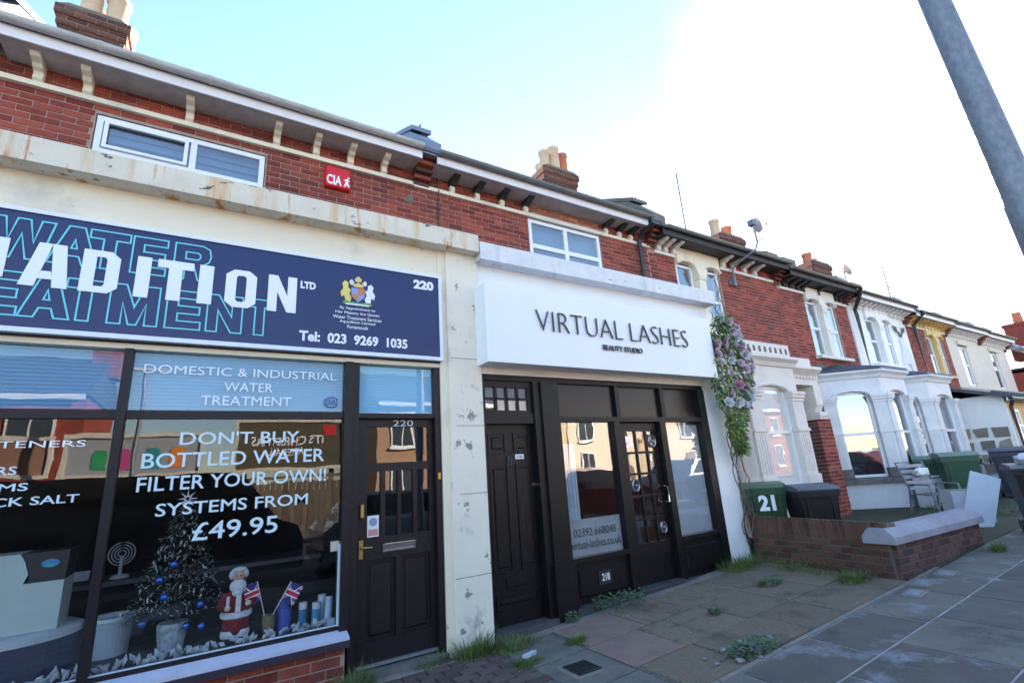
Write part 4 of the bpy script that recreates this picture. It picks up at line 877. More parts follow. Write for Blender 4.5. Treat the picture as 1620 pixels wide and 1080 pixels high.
# blue slate roofed building at the end of the terrace
H = thing('corner_building', 'red brick building with blue tiled roof and tall chimney past the terrace', 'building', (33, 2, .28))
w = part('wall', MB().box(29.5,40,.2,8,0,4.4), BRICK, H); part('band', MB().box(29.45,40,.12,.2,4.2,4.3).box(29.45,40,.1,.2,4.5,4.58), WHITE, H)
part('eaves_panel', MB().box(29.5,40,.16,8,4.3,4.5), DARK, H)
rt = mat('blue_grey_tile', (.22,.27,.36), (.16,.2,.28), .5, 4)
b = MB()
for k in range(9): b.box(29.2,40,.0+k*.36-.02,.0+k*.36+.38,4.6+k*.23,4.66+k*.23+.02)
part('roof', b, rt, H); part('chimney', MB().box(33.0,34.0,1.2,2.2,5.2,7.0).box(32.95,34.05,1.15,2.25,6.85,7.0), BRICK, H); part('chimney_pot', MB().lathe(33.5,1.7,[(.2,7.0),(.17,7.5),(.2,7.55)],12), TERRA_R, H)

# ---------------- aerials and dish
t = thing('satellite_dish', 'round satellite dish on bent grey pole fixed to brick wall', 'satellite dish', (9.5, WY, 5.2))
part('wall_plate', MB().box(9.36,9.58,WY-.03,WY,5.17,5.29).box(9.43,9.52,WY-.09,WY-.03,5.14,5.34), GALV, t)
part('pole', MB().tube([(9.47,WY-.09,5.2),(9.46,WY-.09,5.52),(9.50,1.1,5.62),(9.60,.7,5.78),(9.66,.66,5.95),(9.62,.66,6.42)], .022, 8).tube([(9.66,.66,5.98),(10.15,.75,6.2)], .016, 6), GALV, t)
b = MB(); cc = Vector((9.86,.72,6.42)); ax = Vector((.80,-.45,.35)).normalized(); ux = ax.cross(Vector((0,0,1))).normalized(); uy = ux.cross(ax)
for i in range(5):
    for k in range(20):
        r = .16*i/4; a = 2*math.pi*k/20; b.v.append(tuple(cc+ux*(r*math.cos(a))+uy*(r*1.08*math.sin(a))+ax*(r*r*.7)))
for i in range(4):
    for k in range(20): b.f.append((i*20+k, i*20+(k+1)%20, (i+1)*20+(k+1)%20, (i+1)*20+k))
part('reflector', b, mat('dish_paint', (.62,.58,.55), None, .5), t, smooth=True)
part('feed_arm', MB().tube([tuple(cc-uy*.16), tuple(cc+ax*.24-uy*.06)], .014, 6).ball(tuple(cc+ax*.24-uy*.06), .025), GALV, t)
part('mount_box', MB().box(9.56,9.70,.62,.74,6.34,6.46), mat('mount_grey', (.13,.15,.19), None, .5), t)
for i, (x, y, z0, z1, lab) in enumerate(((10.9,3.2,7.2,9.6,'thin whip aerial rising behind the roof with bracket knob'), (20.5,2.2,6.6,8.0,'far rooftop television aerial beyond the chimneys'))):
    t = thing('roof_aerial', lab, 'aerial', (x, y, z0)); part('mast', MB().tube([(x,y,z0-1.2),(x,y,z1)], .024, 6), GALV, t); part('clamp', MB().ball((x,y,z0+.55), .045), GALV, t)
    part('boom', MB().tube([(x-.35,y,z1-.1),(x+.35,y,z1-.1)], .01, 5).tube([(x-.2,y-.2,z1-.1),(x-.2,y+.2,z1-.1)], .006, 5).tube([(x+.15,y-.2,z1-.1),(x+.15,y+.2,z1-.1)], .006, 5), GALV, t)
t = thing('satellite_dish', 'white satellite dish on the chimney of the white stag house', 'satellite dish', (16.3, 1.8, 6.4))
o = part('reflector', MB().lathe(0,0,[(.01,-.05),(.12,-.03),(.2,.02)],16,False), mat('dish_white', (.7,.68,.66), None, .5), t, local=True); o.location = (0,-.08,.5); o.rotation_euler = (R(65), 0, R(40)); part('mast', MB().tube([(16.3,1.8,5.6),(16.3,1.8,6.9)], .025, 6), GALV, t)

# ---------------- lamp post by the kerb
t = thing('lamp_post', 'galvanised steel lamp post standing at the pavement edge', 'lamp post', (3.378, -4.115, gz(3.3)))
t.rotation_mode = 'AXIS_ANGLE'; t.rotation_axis_angle = (R(-1.75), .987, .161, 0)
part('column', MB().lathe(0,0,[(.10,0),(.10,1.2),(.076,1.28),(.068,3.2),(.060,5.2)],28,False), GALV, t, local=True, smooth=True)
part('arm', MB().tube([(0,0,5.15),(0,-.1,5.6),(0,-.5,5.95),(0,-1.1,6.05)], .04, 10), GALV, t, local=True)
part('lantern', MB().prism([(-.1,6.0),(.1,6.0),(.14,6.1),(.08,6.2),(-.08,6.2),(-.14,6.1)], 'y', -1.6, -1.0), GUTTER_G, t, local=True)

# ================================================================== GARDEN WALLS
wv = lambda ox, oy, oz, rz: (lambda u, y, z: (ox+u*math.cos(rz)-y*math.sin(rz), oy+u*math.sin(rz)+y*math.cos(rz), oz+z))
o_, rz = (6.66, .02), -math.pi/2-R(7)
t = thing('garden_wall', 'low brown brick wall with soldier course top running from the shop', 'wall', (o_[0], o_[1], gz(6.5)-.02), rz)
part('core', MB().box(0, 1.78, .008, .20, -.1, .57), MORTAR_D, t, local=True)
bricks(t, 'garden', 0, 1.78, .0, .375, 0, world_of=wv(o_[0], o_[1], .2, rz), limit=120, jitter=.004)
for k in range(24):
    inst('brick', BM['garden'], t, (.037+k*.0745, random.uniform(-.004,.004), .375+.108), (1, 1, 1), (0, math.pi/2, random.uniform(-.02,.02)))
part('back_face', MB().box(0, 1.78, .205, .215, -.1, .57), BRICK_G, t, local=True)
o_, rz = (6.50, -1.80), -R(2.5)
t = thing('garden_wall', 'dark brick wall end capped by pale bevelled concrete coping', 'wall', (o_[0], o_[1], gz(6.4)-.02), rz)
part('core', MB().box(.008, 2.2, .008, .24, -.1, .36), MORTAR_D, t, local=True)
bricks(t, 'dark', 0, 2.2, .0, .375, 0, world_of=wv(o_[0], o_[1], .2, rz), limit=120, jitter=.004)
for k in range(5): part('brick', MB().box(-.006,.06,.003+(.0 if k % 2 else .001),.115,k*.075+.005,k*.075+.07).box(-.006,.06,.125,.24,k*.075+.005,k*.075+.07), BRICK_D, t, local=True)
CAPM = mat('pale_coping_stone', (.33,.32,.37), (.22,.21,.25), .8, 3, .25, 40, spots=[((.06,.055,.055), 2.5, .60, .2)])
for k, (a, c) in enumerate(((-.10,1.15), (1.155,2.25))):
    part('coping_stone', MB().prism([(-.05,.375),(-.05,.45),(.04,.54),(.20,.54),(.28,.45),(.28,.375)], 'x', a, c), CAPM, t, local=True)
t = thing('garden_wall', 'far brown brick wall with upright top course behind the green bin', 'wall', (14.7, -1.5, .28))
part('core', MB().box(0, 9, .008, .2, -.1, .62), MORTAR_D, t, local=True); bricks(t, 'garden', 0, 9, .0, .45, 0, world_of=wv(14.7, -1.5, .28, 0), limit=200, jitter=.004)
for k in range(115): inst('brick', BM['garden'], t, (.04+k*.077, 0, .56), (1,1,1), (0, math.pi/2, 0))

# ================================================================== BINS
def bin_(x, y, rz, body, lid, label, s=1., num=None, lidrot=0, z=None):
    t = thing('wheelie_bin', label, 'bin', (x, y, (gz(x) if z is None else z)), rz, 'wheelie bins in the front gardens'); 
    b = MB(); lo, hi = [(-.22,-.24),(.22,-.24),(.22,.22),(-.22,.22)], [(-.285,-.33),(.285,-.33),(.285,.32),(-.285,.32)]
    b.v = [(p*s, q*s, .08*s) for p, q in lo]+[(p*s, q*s, .97*s) for p, q in hi]; b.f = [(3,2,1,0)]+[(i,(i+1)%4,4+(i+1)%4,4+i) for i in range(4)]
    bo = part('body', b, body, t, local=True)
    part('rim', MB().box(-.30*s,.30*s,-.345*s,-.30*s,.90*s,.985*s).box(-.30*s,.30*s,.29*s,.335*s,.90*s,.985*s).box(-.30*s,-.27*s,-.30*s,.29*s,.90*s,.985*s).box(.27*s,.30*s,-.30*s,.29*s,.90*s,.985*s), body, bo, local=True)
    lo_ = part('lid', MB().prism([(-.36*s,.985*s),(-.37*s,1.01*s),(-.25*s,1.06*s),(.15*s,1.085*s),(.36*s,1.05*s),(.36*s,.985*s)], 'x', -.31*s, .31*s), lid, t, local=True)
    part('handle', MB().tube([(-.26*s,.40*s,1.0*s),(.26*s,.40*s,1.0*s)], .016*s, 8).box(-.25*s,-.2*s,.3*s,.41*s,.96*s,1.0*s).box(.2*s,.25*s,.3*s,.41*s,.96*s,1.0*s), body, t, local=True)
    for sx in (-1, 1): part('wheel', MB().tube([(sx*.24*s,.22*s,.10*s),(sx*.29*s,.22*s,.10*s)], .10*s, 14), BLACKP, t, local=True)
    [part('moulded_rib', MB().box(q*s-.015*s,q*s+.015*s,-.325*s,-.30*s,.5*s,.9*s), body, bo, local=True) for q in (-.185,.185)]
    if num: 
        o = text('house_number', num, LETW, None, -.13*s, .11*s, .66*s, .90*s, -.322*s, .004, .05); o.parent = t
    return t
BLK = mat('black_bin_plastic', (.008,.008,.010), (.014,.014,.016), .5, 5, spec=.3); BLKL = mat('dusty_black_lid', (.05,.055,.07), (.10,.11,.13), .5, 4)
bin_(7.10, .02, R(-48), BINGREEN, mat('green_lid', (.05,.11,.05), (.08,.15,.08), .45, 5), 'green wheelie bin with white number behind the low brick wall', .90, '21')
bin_(7.18, -.62, R(-38), BLK, BLKL, 'black wheelie bin beside the green numbered bin behind the low wall', .86)
bin_(12.95, -.55, R(-60), mat('mid_green_bin', (.018,.07,.036), (.026,.085,.045), .5, 5), BINLID, 'green wheelie bin with pale lid behind the broken garden chair', 1.0)
bin_(13.6, .1, R(-70), BINGREEN, BINLID, 'dark green wheelie bin against the white bay of the stag house', .95)
bin_(9.75, -2.32, R(-65), BLK, BLKL, 'black wheelie bin with rubbish on its lid beside the leaning white panel', .85)
bin_(15.6, -.7, R(-75), mat('navy_bin', (.02,.025,.05), None, .5), mat('navy_lid', (.03,.035,.07), None, .5), 'dark blue wheelie bin behind the far brick wall', 1.0)
bin_(17.2, -.8, R(-80), BINGREEN, BINLID, 'green wheelie bin in front of the yellow bay wall', 1.0)
bin_(18.9, -1.0, R(-85), BINGREEN, BINLID, 'green wheelie bin before the cream lean-to', 1.05)

# ================================================================== JUNK
WP = mat('white_melamine', (.50,.55,.62), (.40,.45,.52), .5, 3)
t = thing('white_panel', 'discarded white cupboard panel leaning against rubbish by the wall', 'panel', (10.1, -1.45, gz(9.7)), R(-66))
me_ = MB().box(-.18,.18,-.03,.03,0,.88); o = part('board', me_, WP, t, local=True); o.rotation_euler = (R(-26), R(24), 0)
t = thing('cardboard_box', 'open white box dumped behind the leaning panel', 'box', (10.75, -1.2, gz(9.7)), R(-50))
part('sides', MB().box(-.25,.25,-.2,-.19,0,.5).box(-.25,.25,.19,.2,0,.5).box(-.25,-.24,-.19,.19,0,.5).box(.24,.25,-.19,.19,0,.5).box(-.24,.24,-.19,.19,0,.01), WP, t, local=True)
part('inner_flap', MB().box(-.22,.22,-.17,.17,.46,.50), STONE_G, t, local=True)
t = thing('rubbish_bag', 'crumpled pale plastic bag lying on the black bin lid', 'bag', (9.75, -2.32, gz(9.7)+.91))
b = MB().ball((0,0,.06), (.18,.14,.08), 12, 8); b.v = [(x+random.uniform(-.025,.025), y+random.uniform(-.025,.025), z+random.uniform(-.015,.015)) for x, y, z in b.v]; part('film', b, WP, t, local=True)
t = thing('garden_chair', 'broken metal framed garden chair with slatted back under the bay', 'chair', (11.55, -.55, gz(11)), R(-35))
for sx in (-.25, .25):
    part('side_frame', MB().tube([(sx,-.35,0),(sx,-.25,.55),(sx,.25,.55),(sx,.38,.0)], .018, 8), CHROME if False else GALV, t, local=True)
part('seat_slats', MB().box(-.24,.24,-.24,-.14,.36,.38).box(-.24,.24,-.11,-.01,.36,.38).box(-.24,.24,.02,.12,.36,.38).box(-.24,.24,.15,.25,.36,.38), STONE_G, t, local=True)
bk = part('backrest', MB().tube([(-.25,.22,.36),(-.25,.48,.95),(.25,.48,.95),(.25,.22,.36)], .018, 8), GALV, t, local=True)
for k in range(5): part('back_slat', MB().box(-.24,.24,.27+.045*k,.285+.045*k,.45+.1*k,.51+.1*k), mat('faded_slat', (.35,.36,.40), None, .6), bk, local=True)
t = thing('plastic_bag', 'white carrier bag caught on the garden chair', 'bag', (11.75, -.35, gz(11)+.7))
b = MB().ball((0,0,.06), (.16,.12,.08), 12, 8); b.v = [(x+random.uniform(-.03,.03), y+random.uniform(-.03,.03), z+random.uniform(-.02,.02)) for x, y, z in b.v]; part('film', b, WHITE, t, local=True)
t = thing('broken_cupboard', 'weathered open cabinet standing against the white plinth of the bay', 'cabinet', (13.2, -.05, gz(13)), R(-20))
part('carcass', MB().box(-.35,.35,-.2,.2,0,.02).box(-.35,-.33,-.2,.2,.02,.6).box(.33,.35,-.2,.2,.02,.6).box(-.33,.33,.18,.2,.02,.6).box(-.35,.35,-.2,.2,.6,.62), STONE_B, t, local=True); part('door', MB().box(-.33,.33,-.23,-.205,.03,.58), STONE_B, t, local=True)

# ================================================================== FLOWER GARLAND
random.seed(11)
t = thing('flower_garland', 'hanging garland of lilac and white artificial roses with green leaves', 'flower garland', (6.45, -.2, 1.6))
def garland_half(z):   # centre x, half-width
    k = [(1.62,6.36,.04),(1.9,6.38,.11),(2.2,6.42,.25),(2.5,6.48,.40),(2.8,6.56,.46),(3.1,6.54,.40),(3.35,6.52,.30),(3.6,6.52,.16)]
    for (a, c, w), (a2, c2, w2) in zip(k, k[1:]):
        if a <= z <= a2: f = (z-a)/(a2-a); return c+(c2-c)*f, w+(w2-w)*f
    return 6.5, .1
LEAFA = mat('leaf_green', (.08,.135,.028), (.20,.27,.07), .6, 10, rnd=.4); LEAFB = mat('leaf_grey_green', (.20,.27,.22), (.34,.40,.36), .6, 10, rnd=.3)
def leaf(b, p, d, n_, L, W):
    d = d.normalized(); s = d.cross(n_).normalized(); n_ = s.cross(d)
    m0 = p+d*L*.5+n_*W*.18
    b.v += [tuple(p), tuple(m0+s*W*.5-n_*W*.2), tuple(p+d*L), tuple(m0-s*W*.5-n_*W*.2), tuple(m0)]
    k = len(b.v)-5; b.f += [(k,k+1,k+4), (k+1,k+2,k+4), (k+2,k+3,k+4), (k+3,k,k+4)]
for mt, cnt, nm in ((LEAFA, 1700, 'foliage'), (LEAFB, 420, 'pale_foliage')):
    b = MB()
    for i in range(cnt):
        z = random.uniform(1.62, 3.62); c, w = garland_half(z); r = math.sqrt(random.random()); x = c+random.uniform(-1,1)*w
        if nm == 'pale_foliage' and z < 2.2: continue
        y = -.18-.16*math.sqrt(max(0, 1-((x-c)/max(w,.01))**2))*random.random()
        d = Vector((x-c+random.uniform(-.3,.3), random.uniform(-.6,.1), random.uniform(-.7,.3)-.25))
        leaf(b, Vector((x,y,z)), d, Vector((random.uniform(-.4,.4),-1,random.uniform(-.2,.6))), random.uniform(.07,.13), random.uniform(.03,.055))
    part(nm, b, mt, t, kind='stuff')
def rose_mesh(name, mt):
    b = MB(); random.seed(5)
    for ring, (rr, n_, h, op) in enumerate(((.012,3,.035,.1), (.022,4,.036,.35), (.034,5,.032,.7), (.044,6,.024,1.05))):
        for k in range(n_):
            a = 2*math.pi*k/n_+ring*.5; w = 2*math.pi/n_*.62; pts = []
            for (da, fr_, hh) in ((-w,.85,.5), (-w*.5,1.05,.95), (0,1.12,1.05), (w*.5,1.05,.95), (w,.85,.5)):
                r_ = rr*fr_*(1+.25*op); pts.append((r_*math.cos(a+da), r_*math.sin(a+da), h*hh*(1-.15*op)))
            base = [(rr*.45*math.cos(a+da), rr*.45*math.sin(a+da), -.006) for da in (-w*.5, 0, w*.5)]
            k0 = len(b.v); b.v += pts+base
            b.f += [(k0+5,k0+1,k0), (k0+5,k0+6,k0+2,k0+1), (k0+6,k0+7,k0+3,k0+2), (k0+7,k0+4,k0+3)]
    b.ball((0,0,.012), .014, 7, 5)
    me = b.mesh(name, smooth=True); me.materials.append(mt); return me
RM = [rose_mesh('rose_lilac', mat('lilac_petal', (.50,.36,.48), (.62,.50,.58), .6, 20)), rose_mesh('rose_white', mat('pale_petal', (.60,.64,.66), (.50,.55,.56), .6, 20)), rose_mesh('rose_pink', mat('pink_petal', (.52,.24,.32), (.42,.18,.27), .6, 20))]
random.seed(21); placed = []
tries = 0
while len(placed) < 36 and tries < 3000:
    tries += 1; z = random.uniform(2.2, 3.5); c, w = garland_half(z); x = c+random.uniform(-.95,.95)*w
    if any((x-p)**2+(z-q)**2 < .011 for p, q in placed): continue
    placed.append((x, z)); kk = random.choices((0,1,2), (.42,.48,.10))[0]
    y = -.24-.14*math.sqrt(max(0, 1-((x-c)/w)**2)); s = random.uniform(1.0,1.35)
    inst('rose', RM[kk], t, (x-6.45, y+.2, z-1.6), (s,s,s), (R(90)+random.uniform(-.5,.5), random.uniform(-.5,.5), random.uniform(-.6,.6)))
for k in range(4):      # dry stems below and above
    pts = [(6.40+.05*math.sin(k*2.1), -.15, 1.95)]; z = 1.95; x = pts[0][0]
    while z > .62: z -= .12; x += random.uniform(-.055,.06); pts.append((x, -.06+random.uniform(-.04,.02), z))
    part('dry_stem', MB().tube(pts, .009, 5), mat('dry_stem', (.10,.075,.065), (.16,.13,.12), .9, 20), t)
for k in range(5):
    x = 6.45+.1*k; pts = [(x,-.15,3.5)]; z = 3.5
    while z < 3.75+.12*k: z += .09; x += random.uniform(-.06,.05); pts.append((x, -.1+random.uniform(-.05,.03), z))
    part('dry_stem', MB().tube(pts, .006, 5), MATS['dry_stem'], t)
t = thing('black_cable', 'black cable looping from the white pier over the low brick wall', 'cable', (6.5, -.06, .2))
part('lead', MB().tube([(6.62,.0,.88),(6.56,-.05,.84),(6.47,-.05,.74),(6.45,-.04,.6),(6.47,-.04,.42),(6.52,-.04,.28),(6.55,-.03,.2)], .011, 6).tube([(6.45,-.04,.55),(6.53,-.06,.35),(6.56,-.05,.22)], .008, 6), BLACKP, t)

# ================================================================== WEEDS AND LITTER
def tuft(name, label, x, y, r, n_, h, mt=GRASS, broad=False, zz=None):
    t = tag(part(name, MB().quad((0,0,0),(0,0,0.001),(0,0.001,0)), mt), label, 'weeds', 'weeds along the shop fronts')
    b = MB(); z0 = fz(x, y) if zz is None else zz
    for i in range(n_):
        a = random.uniform(0, 6.283); d = r*math.sqrt(random.random()); px, py = d*math.cos(a), d*math.sin(a)*.5
        if broad:
            p = Vector((px,py,random.uniform(.01,h))); leaf(b, p, Vector((math.cos(a),math.sin(a),random.uniform(-.2,.8))), Vector((0,0,1)), random.uniform(.03,.055), random.uniform(.015,.03))
        else:
            hh = h*random.choice((.35,.5,.6,.75,1.))*random.uniform(.7,1.1); lean = random.uniform(.1,1.1)*hh; w = random.uniform(.0018,.004); ca, sa = math.cos(a), math.sin(a)
            k = len(b.v); b.v += [(px-sa*w,py+ca*w,0), (px+sa*w,py-ca*w,0), (px+ca*lean*.4+sa*w*.8,py+sa*lean*.4-ca*w*.8,hh*.6), (px+ca*lean*.4-sa*w*.8,py+sa*lean*.4+ca*w*.8,hh*.6), (px+ca*lean,py+sa*lean,hh)]
            b.f += [(k,k+1,k+2,k+3), (k+3,k+2,k+4)]
    for i in range(n_//3):      # low leaves and dead blades between
        a = random.uniform(0, 6.283); d = r*1.25*math.sqrt(random.random()); p = Vector((d*math.cos(a), d*math.sin(a)*.6, random.uniform(.003,.02)))
        leaf(b, p, Vector((random.uniform(-1,1),random.uniform(-1,1),random.uniform(-.1,.35))), Vector((0,0,1)), random.uniform(.02,.06), random.uniform(.006,.014))
    me = b.mesh(name); me.materials.append(mt); old = t.data; t.data = me; bpy.data.meshes.remove(old); t.location = (x, y, z0-.005); return t
random.seed(4)
W_ = (('long grass tuft growing at the foot of the brick stall riser',1.12,-.10,.16,150,.22,0), ('dead weed clump under the door step of 220',1.80,-.07,.14,120,.12,0), ('tall grass at the foot of the cream pilaster',2.18,-.12,.17,260,.24,0), ('grass patch beside the pilaster and the black house door',2.55,-.22,.22,260,.13,0),
      ('low grass strip on the edge of the block pavers',2.42,-.62,.12,150,.08,0), ('broad leaved weed row along the black stall riser',3.95,-.10,.30,240,.13,1), ('small weed at the base of the black pilaster',3.30,-.10,.05,40,.10,1), ('weed clump in the joint by the concrete slab',2.98,-.55,.09,120,.09,0),
      ('big grass clump in the corner of the white pier',6.05,-.15,.34,420,.20,0), ('grass along the foot of the low garden wall',6.42,-.75,.55,420,.10,0), ('grass and weeds at the outer end of the low wall',6.18,-1.45,.20,280,.12,0), ('weedy patch in the slab joint near the low wall',5.55,-.85,.14,110,.05,1), ('rubble and moss patch at the broken slab corner',3.85,-1.72,.22,200,.04,1), ('grass tuft at the far foot of the capped wall',8.35,-2.12,.10,160,.15,0), ('tiny weed in the aggregate slab joint',4.35,-1.0,.04,40,.05,1))
for (lab, x, y, r, n_, h, br) in W_: tuft('weed_tuft', lab, x, y, r*1.15, int(n_*1.7), h*.85, WEED if br else GRASS, bool(br)).rotation_euler[2] = R(83) if 'low garden wall' in lab else 0
for i in range(26):
    x, y = random.uniform(10.3, 14.5), random.uniform(-1.6, .1)
    tuft('weed_tuft', 'weeds growing through the littered front garden', x, y, .22, 90, .14, GRASS if i % 2 else WEED, i % 2 == 0, gz(x))['group'] = 'weeds in the littered front gardens'
t = thing('crushed_can', 'crushed pale drinks carton lying on the block pavers', 'litter', (2.48, -.55, .03), R(15)); part('carton', MB().prism([(-.07,-.018),(.05,-.02),(.085,.0),(.05,.022),(-.075,.018)], 'z', 0, .025), mat('litter_white', (.6,.65,.75), (.4,.5,.7), .4, 30), t, local=True)
for i in range(20):
    x, y = (random.uniform(2.5,6.2), random.uniform(-1.8,-.1)) if i < 14 else (3.85+random.gauss(0,.13), -1.72+random.gauss(0,.05))
    s = random.uniform(.004,.013); b = MB().ball((0,0,s*.4), (s*1.4,s,s*.6), 6, 4); 
    o = tag(part('litter_scrap', b, mat('pale_scrap', (.30,.31,.32), (.18,.17,.16), .8, 30)), 'tiny pale scrap of litter or stone on the forecourt', 'litter', 'scraps scattered over the forecourt'); o.location = (x, y, fz(x,y)); o.rotation_euler[2] = random.uniform(0,3)

# ================================================================== THINGS IN THE WINDOW OF 220
random.seed(9)
t = thing('christmas_tree', 'dark artificial christmas tree with silver tinsel and blue baubles in shop window', 'christmas tree', (-.10, .62, .40))
b = MB(); ti = MB()
for i in range(3600):
    f = random.random()**.75; z = .62+(1-f)*.86; r = .34*f*math.sqrt(random.random())+.015; a = random.uniform(0, 6.283)
    p = Vector((-.10+r*math.cos(a), .62+r*math.sin(a)*.8, z)); d = Vector((math.cos(a),math.sin(a),random.uniform(-.5,.3)))
    leaf(b, p, d, Vector((0,0,1)), random.uniform(.04,.08), .011)
    if i % 5 == 0: leaf(ti, p+d*.02, Vector((random.uniform(-1,1),random.uniform(-1,1),random.uniform(-1,1))), Vector((0,.3,1)), random.uniform(.03,.06), .012)
part('needles', b, mat('dark_needles', (.015,.03,.02), (.02,.04,.025), .7), t, kind='stuff'); part('tinsel', ti, mat('silver_tinsel', (.85,.9,.95), None, .4, metal=.2), t, kind='stuff')
part('trunk', MB().tube([(-.10,.62,.42),(-.10,.62,1.48)], .014, 6), DARK, t)
b = MB()
for k in range(8):
    a = k*math.pi/4; b.prism([(-.10+.015*math.cos(a-.6), 1.50+.015*math.sin(a-.6)), (-.10+.075*math.cos(a), 1.50+.075*math.sin(a)), (-.10+.015*math.cos(a+.6), 1.50+.015*math.sin(a+.6))], 'y', .60, .615)
part('star', b, mat('silver_star', (.6,.68,.75), None, .3), t)
for (x, y, z) in ((-.14,.36,1.02), (-.22,.36,.92), (.06,.40,.70), (-.30,.45,.62), (-.02,.42,.56), (.08,.36,.55), (-.18,.33,.80)):
    part('bauble', MB().ball((x,y,z), .027, 12, 8), mat('blue_bauble', (.05,.16,.65), None, .12, metal=.6), t, smooth=True)
part('pot', MB().lathe(-.11,.55,[(.085,.40),(.105,.55),(.10,.58)],16), mat('patterned_pot', (.45,.55,.62), (.2,.25,.3), .5, 25), t)
# figure in red suit: one continuous body, hair and clothing as children
t = thing('santa_figure', 'standing figure in red suit with white beard holding a candle', 'figurine', (.31, .34, .40))
RED = mat('red_velvet', (.14,.006,.012), (.18,.01,.018), .9, 20); FUR = mat('white_fur', (.62,.66,.70), (.5,.54,.58), .95, 40, .6, 120)
bd = part('body', MB().lathe(.31,.34,[(.07,.46),(.085,.52),(.10,.58),(.10,.66),(.085,.74),(.05,.79),(.035,.81),(.05,.83),(.055,.87),(.045,.91),(.015,.93)],18)
     .tube([(.235,.33,.74),(.20,.28,.67),(.235,.23,.66)], [.04,.036,.028], 8).tube([(.385,.33,.74),(.415,.28,.68),(.385,.22,.685)], [.04,.036,.028], 8), RED, t, smooth=True)
part('face', MB().ball((.305,.285,.875), (.042,.03,.042), 10, 8), mat('doll_skin', (.45,.28,.2), None, .6), t, smooth=True)
part('beard', MB().ball((.305,.272,.81), (.06,.034,.05), 12, 8).ball((.305,.27,.765), (.04,.028,.035), 10, 7).ball((.288,.252,.845), (.022,.012,.01), 8, 5).ball((.322,.252,.845), (.022,.012,.01), 8, 5), FUR, t)
part('hair', MB().ball((.31,.345,.885), (.072,.055,.055), 12, 8).ball((.31,.31,.925), (.052,.042,.02), 10, 6), FUR, t)
part('eye', MB().ball((.29,.256,.885), .006, 6, 4).ball((.32,.256,.885), .006, 6, 4), BLACKP, t); part('nose', MB().ball((.305,.25,.868), .009, 7, 5), MATS['doll_skin'], t)
part('fur_hem', MB().lathe(.31,.34,[(.098,.575),(.112,.585),(.112,.615),(.10,.625)],18,False), FUR, t); part('fur_front', MB().box(.295,.33,.222,.26,.63,.75), FUR, t)
part('trouser', MB().lathe(.27,.33,[(.05,.42),(.055,.5),(.05,.57)],12).lathe(.35,.33,[(.05,.42),(.055,.5),(.05,.57)],12), RED, t)
part('boot', MB().box(.225,.315,.26,.38,.40,.44).box(.325,.405,.26,.38,.40,.44), BLACKP, t); part('trouser_cuff', MB().lathe(.27,.33,[(.058,.44),(.064,.46),(.058,.49)],12).lathe(.35,.33,[(.058,.44),(.064,.46),(.058,.49)],12), FUR, t)
part('glove', MB().ball((.24,.22,.665), .022, 8, 6).ball((.38,.212,.685), .022, 8, 6), mat('glove', (.5,.42,.3), None, .8), t); part('candle', MB().tube([(.24,.215,.66),(.24,.21,.75)], .011, 8), FUR, t)
def flag(x0, z0, dx, dz, lab):
    t = thing('union_flag', lab, 'flag', (x0, .27, z0)); p = Vector((x0,.27,z0)); q = Vector((x0+dx,.27,z0+dz))
    part('stick', MB().tube([p, q], .004, 6), FUR, t)
    d = (p-q).normalized(); s = Vector((-d.z,0,d.x)) if dx < 0 else Vector((d.z,0,-d.x)); s = s if s.z < 0 or True else -s
    s = -s; s = Vector((s.x, .25*s.z, s.z))
    def cloth(nm, pts, col, o):
        b = MB(); b.quad(*[tuple(q+d*(u*.15)+s*(v*.105)+Vector((0,-o+.012*math.sin(v*5),0))) for u, v in pts]); part(nm, b, mat(nm, col, None, .8), t)
    cloth('blue_field', [(0,0),(1,0),(1,1),(0,1)], (.015,.03,.18), 0)
    for nm, col, w_, o in (('white_saltire',(.7,.7,.72),.13,.001), ('red_saltire',(.5,.01,.03),.05,.002)):
        cloth(nm, [(0,0),(w_,0),(1,1-w_),(1,1),(1-w_,1),(0,w_)], col, o); cloth(nm, [(1,0),(1,w_),(w_,1),(0,1),(0,1-w_),(1-w_,0)], col, o)
    for nm, col, w_, o in (('white_cross',(.7,.7,.72),.17,.003), ('red_cross',(.5,.01,.03),.1,.004)):
        cloth(nm, [(.5-w_,0),(.5+w_,0),(.5+w_,1),(.5-w_,1)], col, o); cloth(nm, [(0,.5-w_),(1,.5-w_),(1,.5+w_),(0,.5+w_)], col, o)
flag(.515,.53,-.075,.29,'small union flag on a stick beside the red suited figure'); flag(.555,.53,.14,.25,'small union flag on a slanting stick above the blue canister')
t = thing('flag_pot', 'small glass jar holding the two flags', 'jar', (.54,.27,.40)); part('jar', MB().lathe(.54,.27,[(.03,.40),(.045,.48),(.05,.56)],12), mat('bronze_jar', (.16,.13,.07), None, .3), t)
for x, y, r, h, col, lab in ((.66,.32,.055,.24,(.05,.09,.40),'blue ribbed plastic canister beside the flags'), (.80,.30,.034,.20,(.03,.16,.30),'slim water filter cartridge with teal label'), (.90,.26,.036,.19,(.05,.22,.38),'short water filter cartridge with white cap and blue label'), (.955,.32,.034,.23,(.45,.50,.55),'white filter cartridge with blue top behind the short one')):
    t = thing('filter_cartridge', lab, 'cartridge', (x, y, .40), 0, 'filter cartridges in the shop window')
    part('barrel', MB().lathe(x,y,[(r,.40),(r,.40+h*.75)],16), mat('fc%d' % int(x*100), col, None, .4), t); part('cap', MB().lathe(x,y,[(r*.96,.40+h*.75),(r*.96,.40+h)],16), FUR if x > .7 else mat('dark_blue_cap', (.03,.05,.25), None, .4), t)
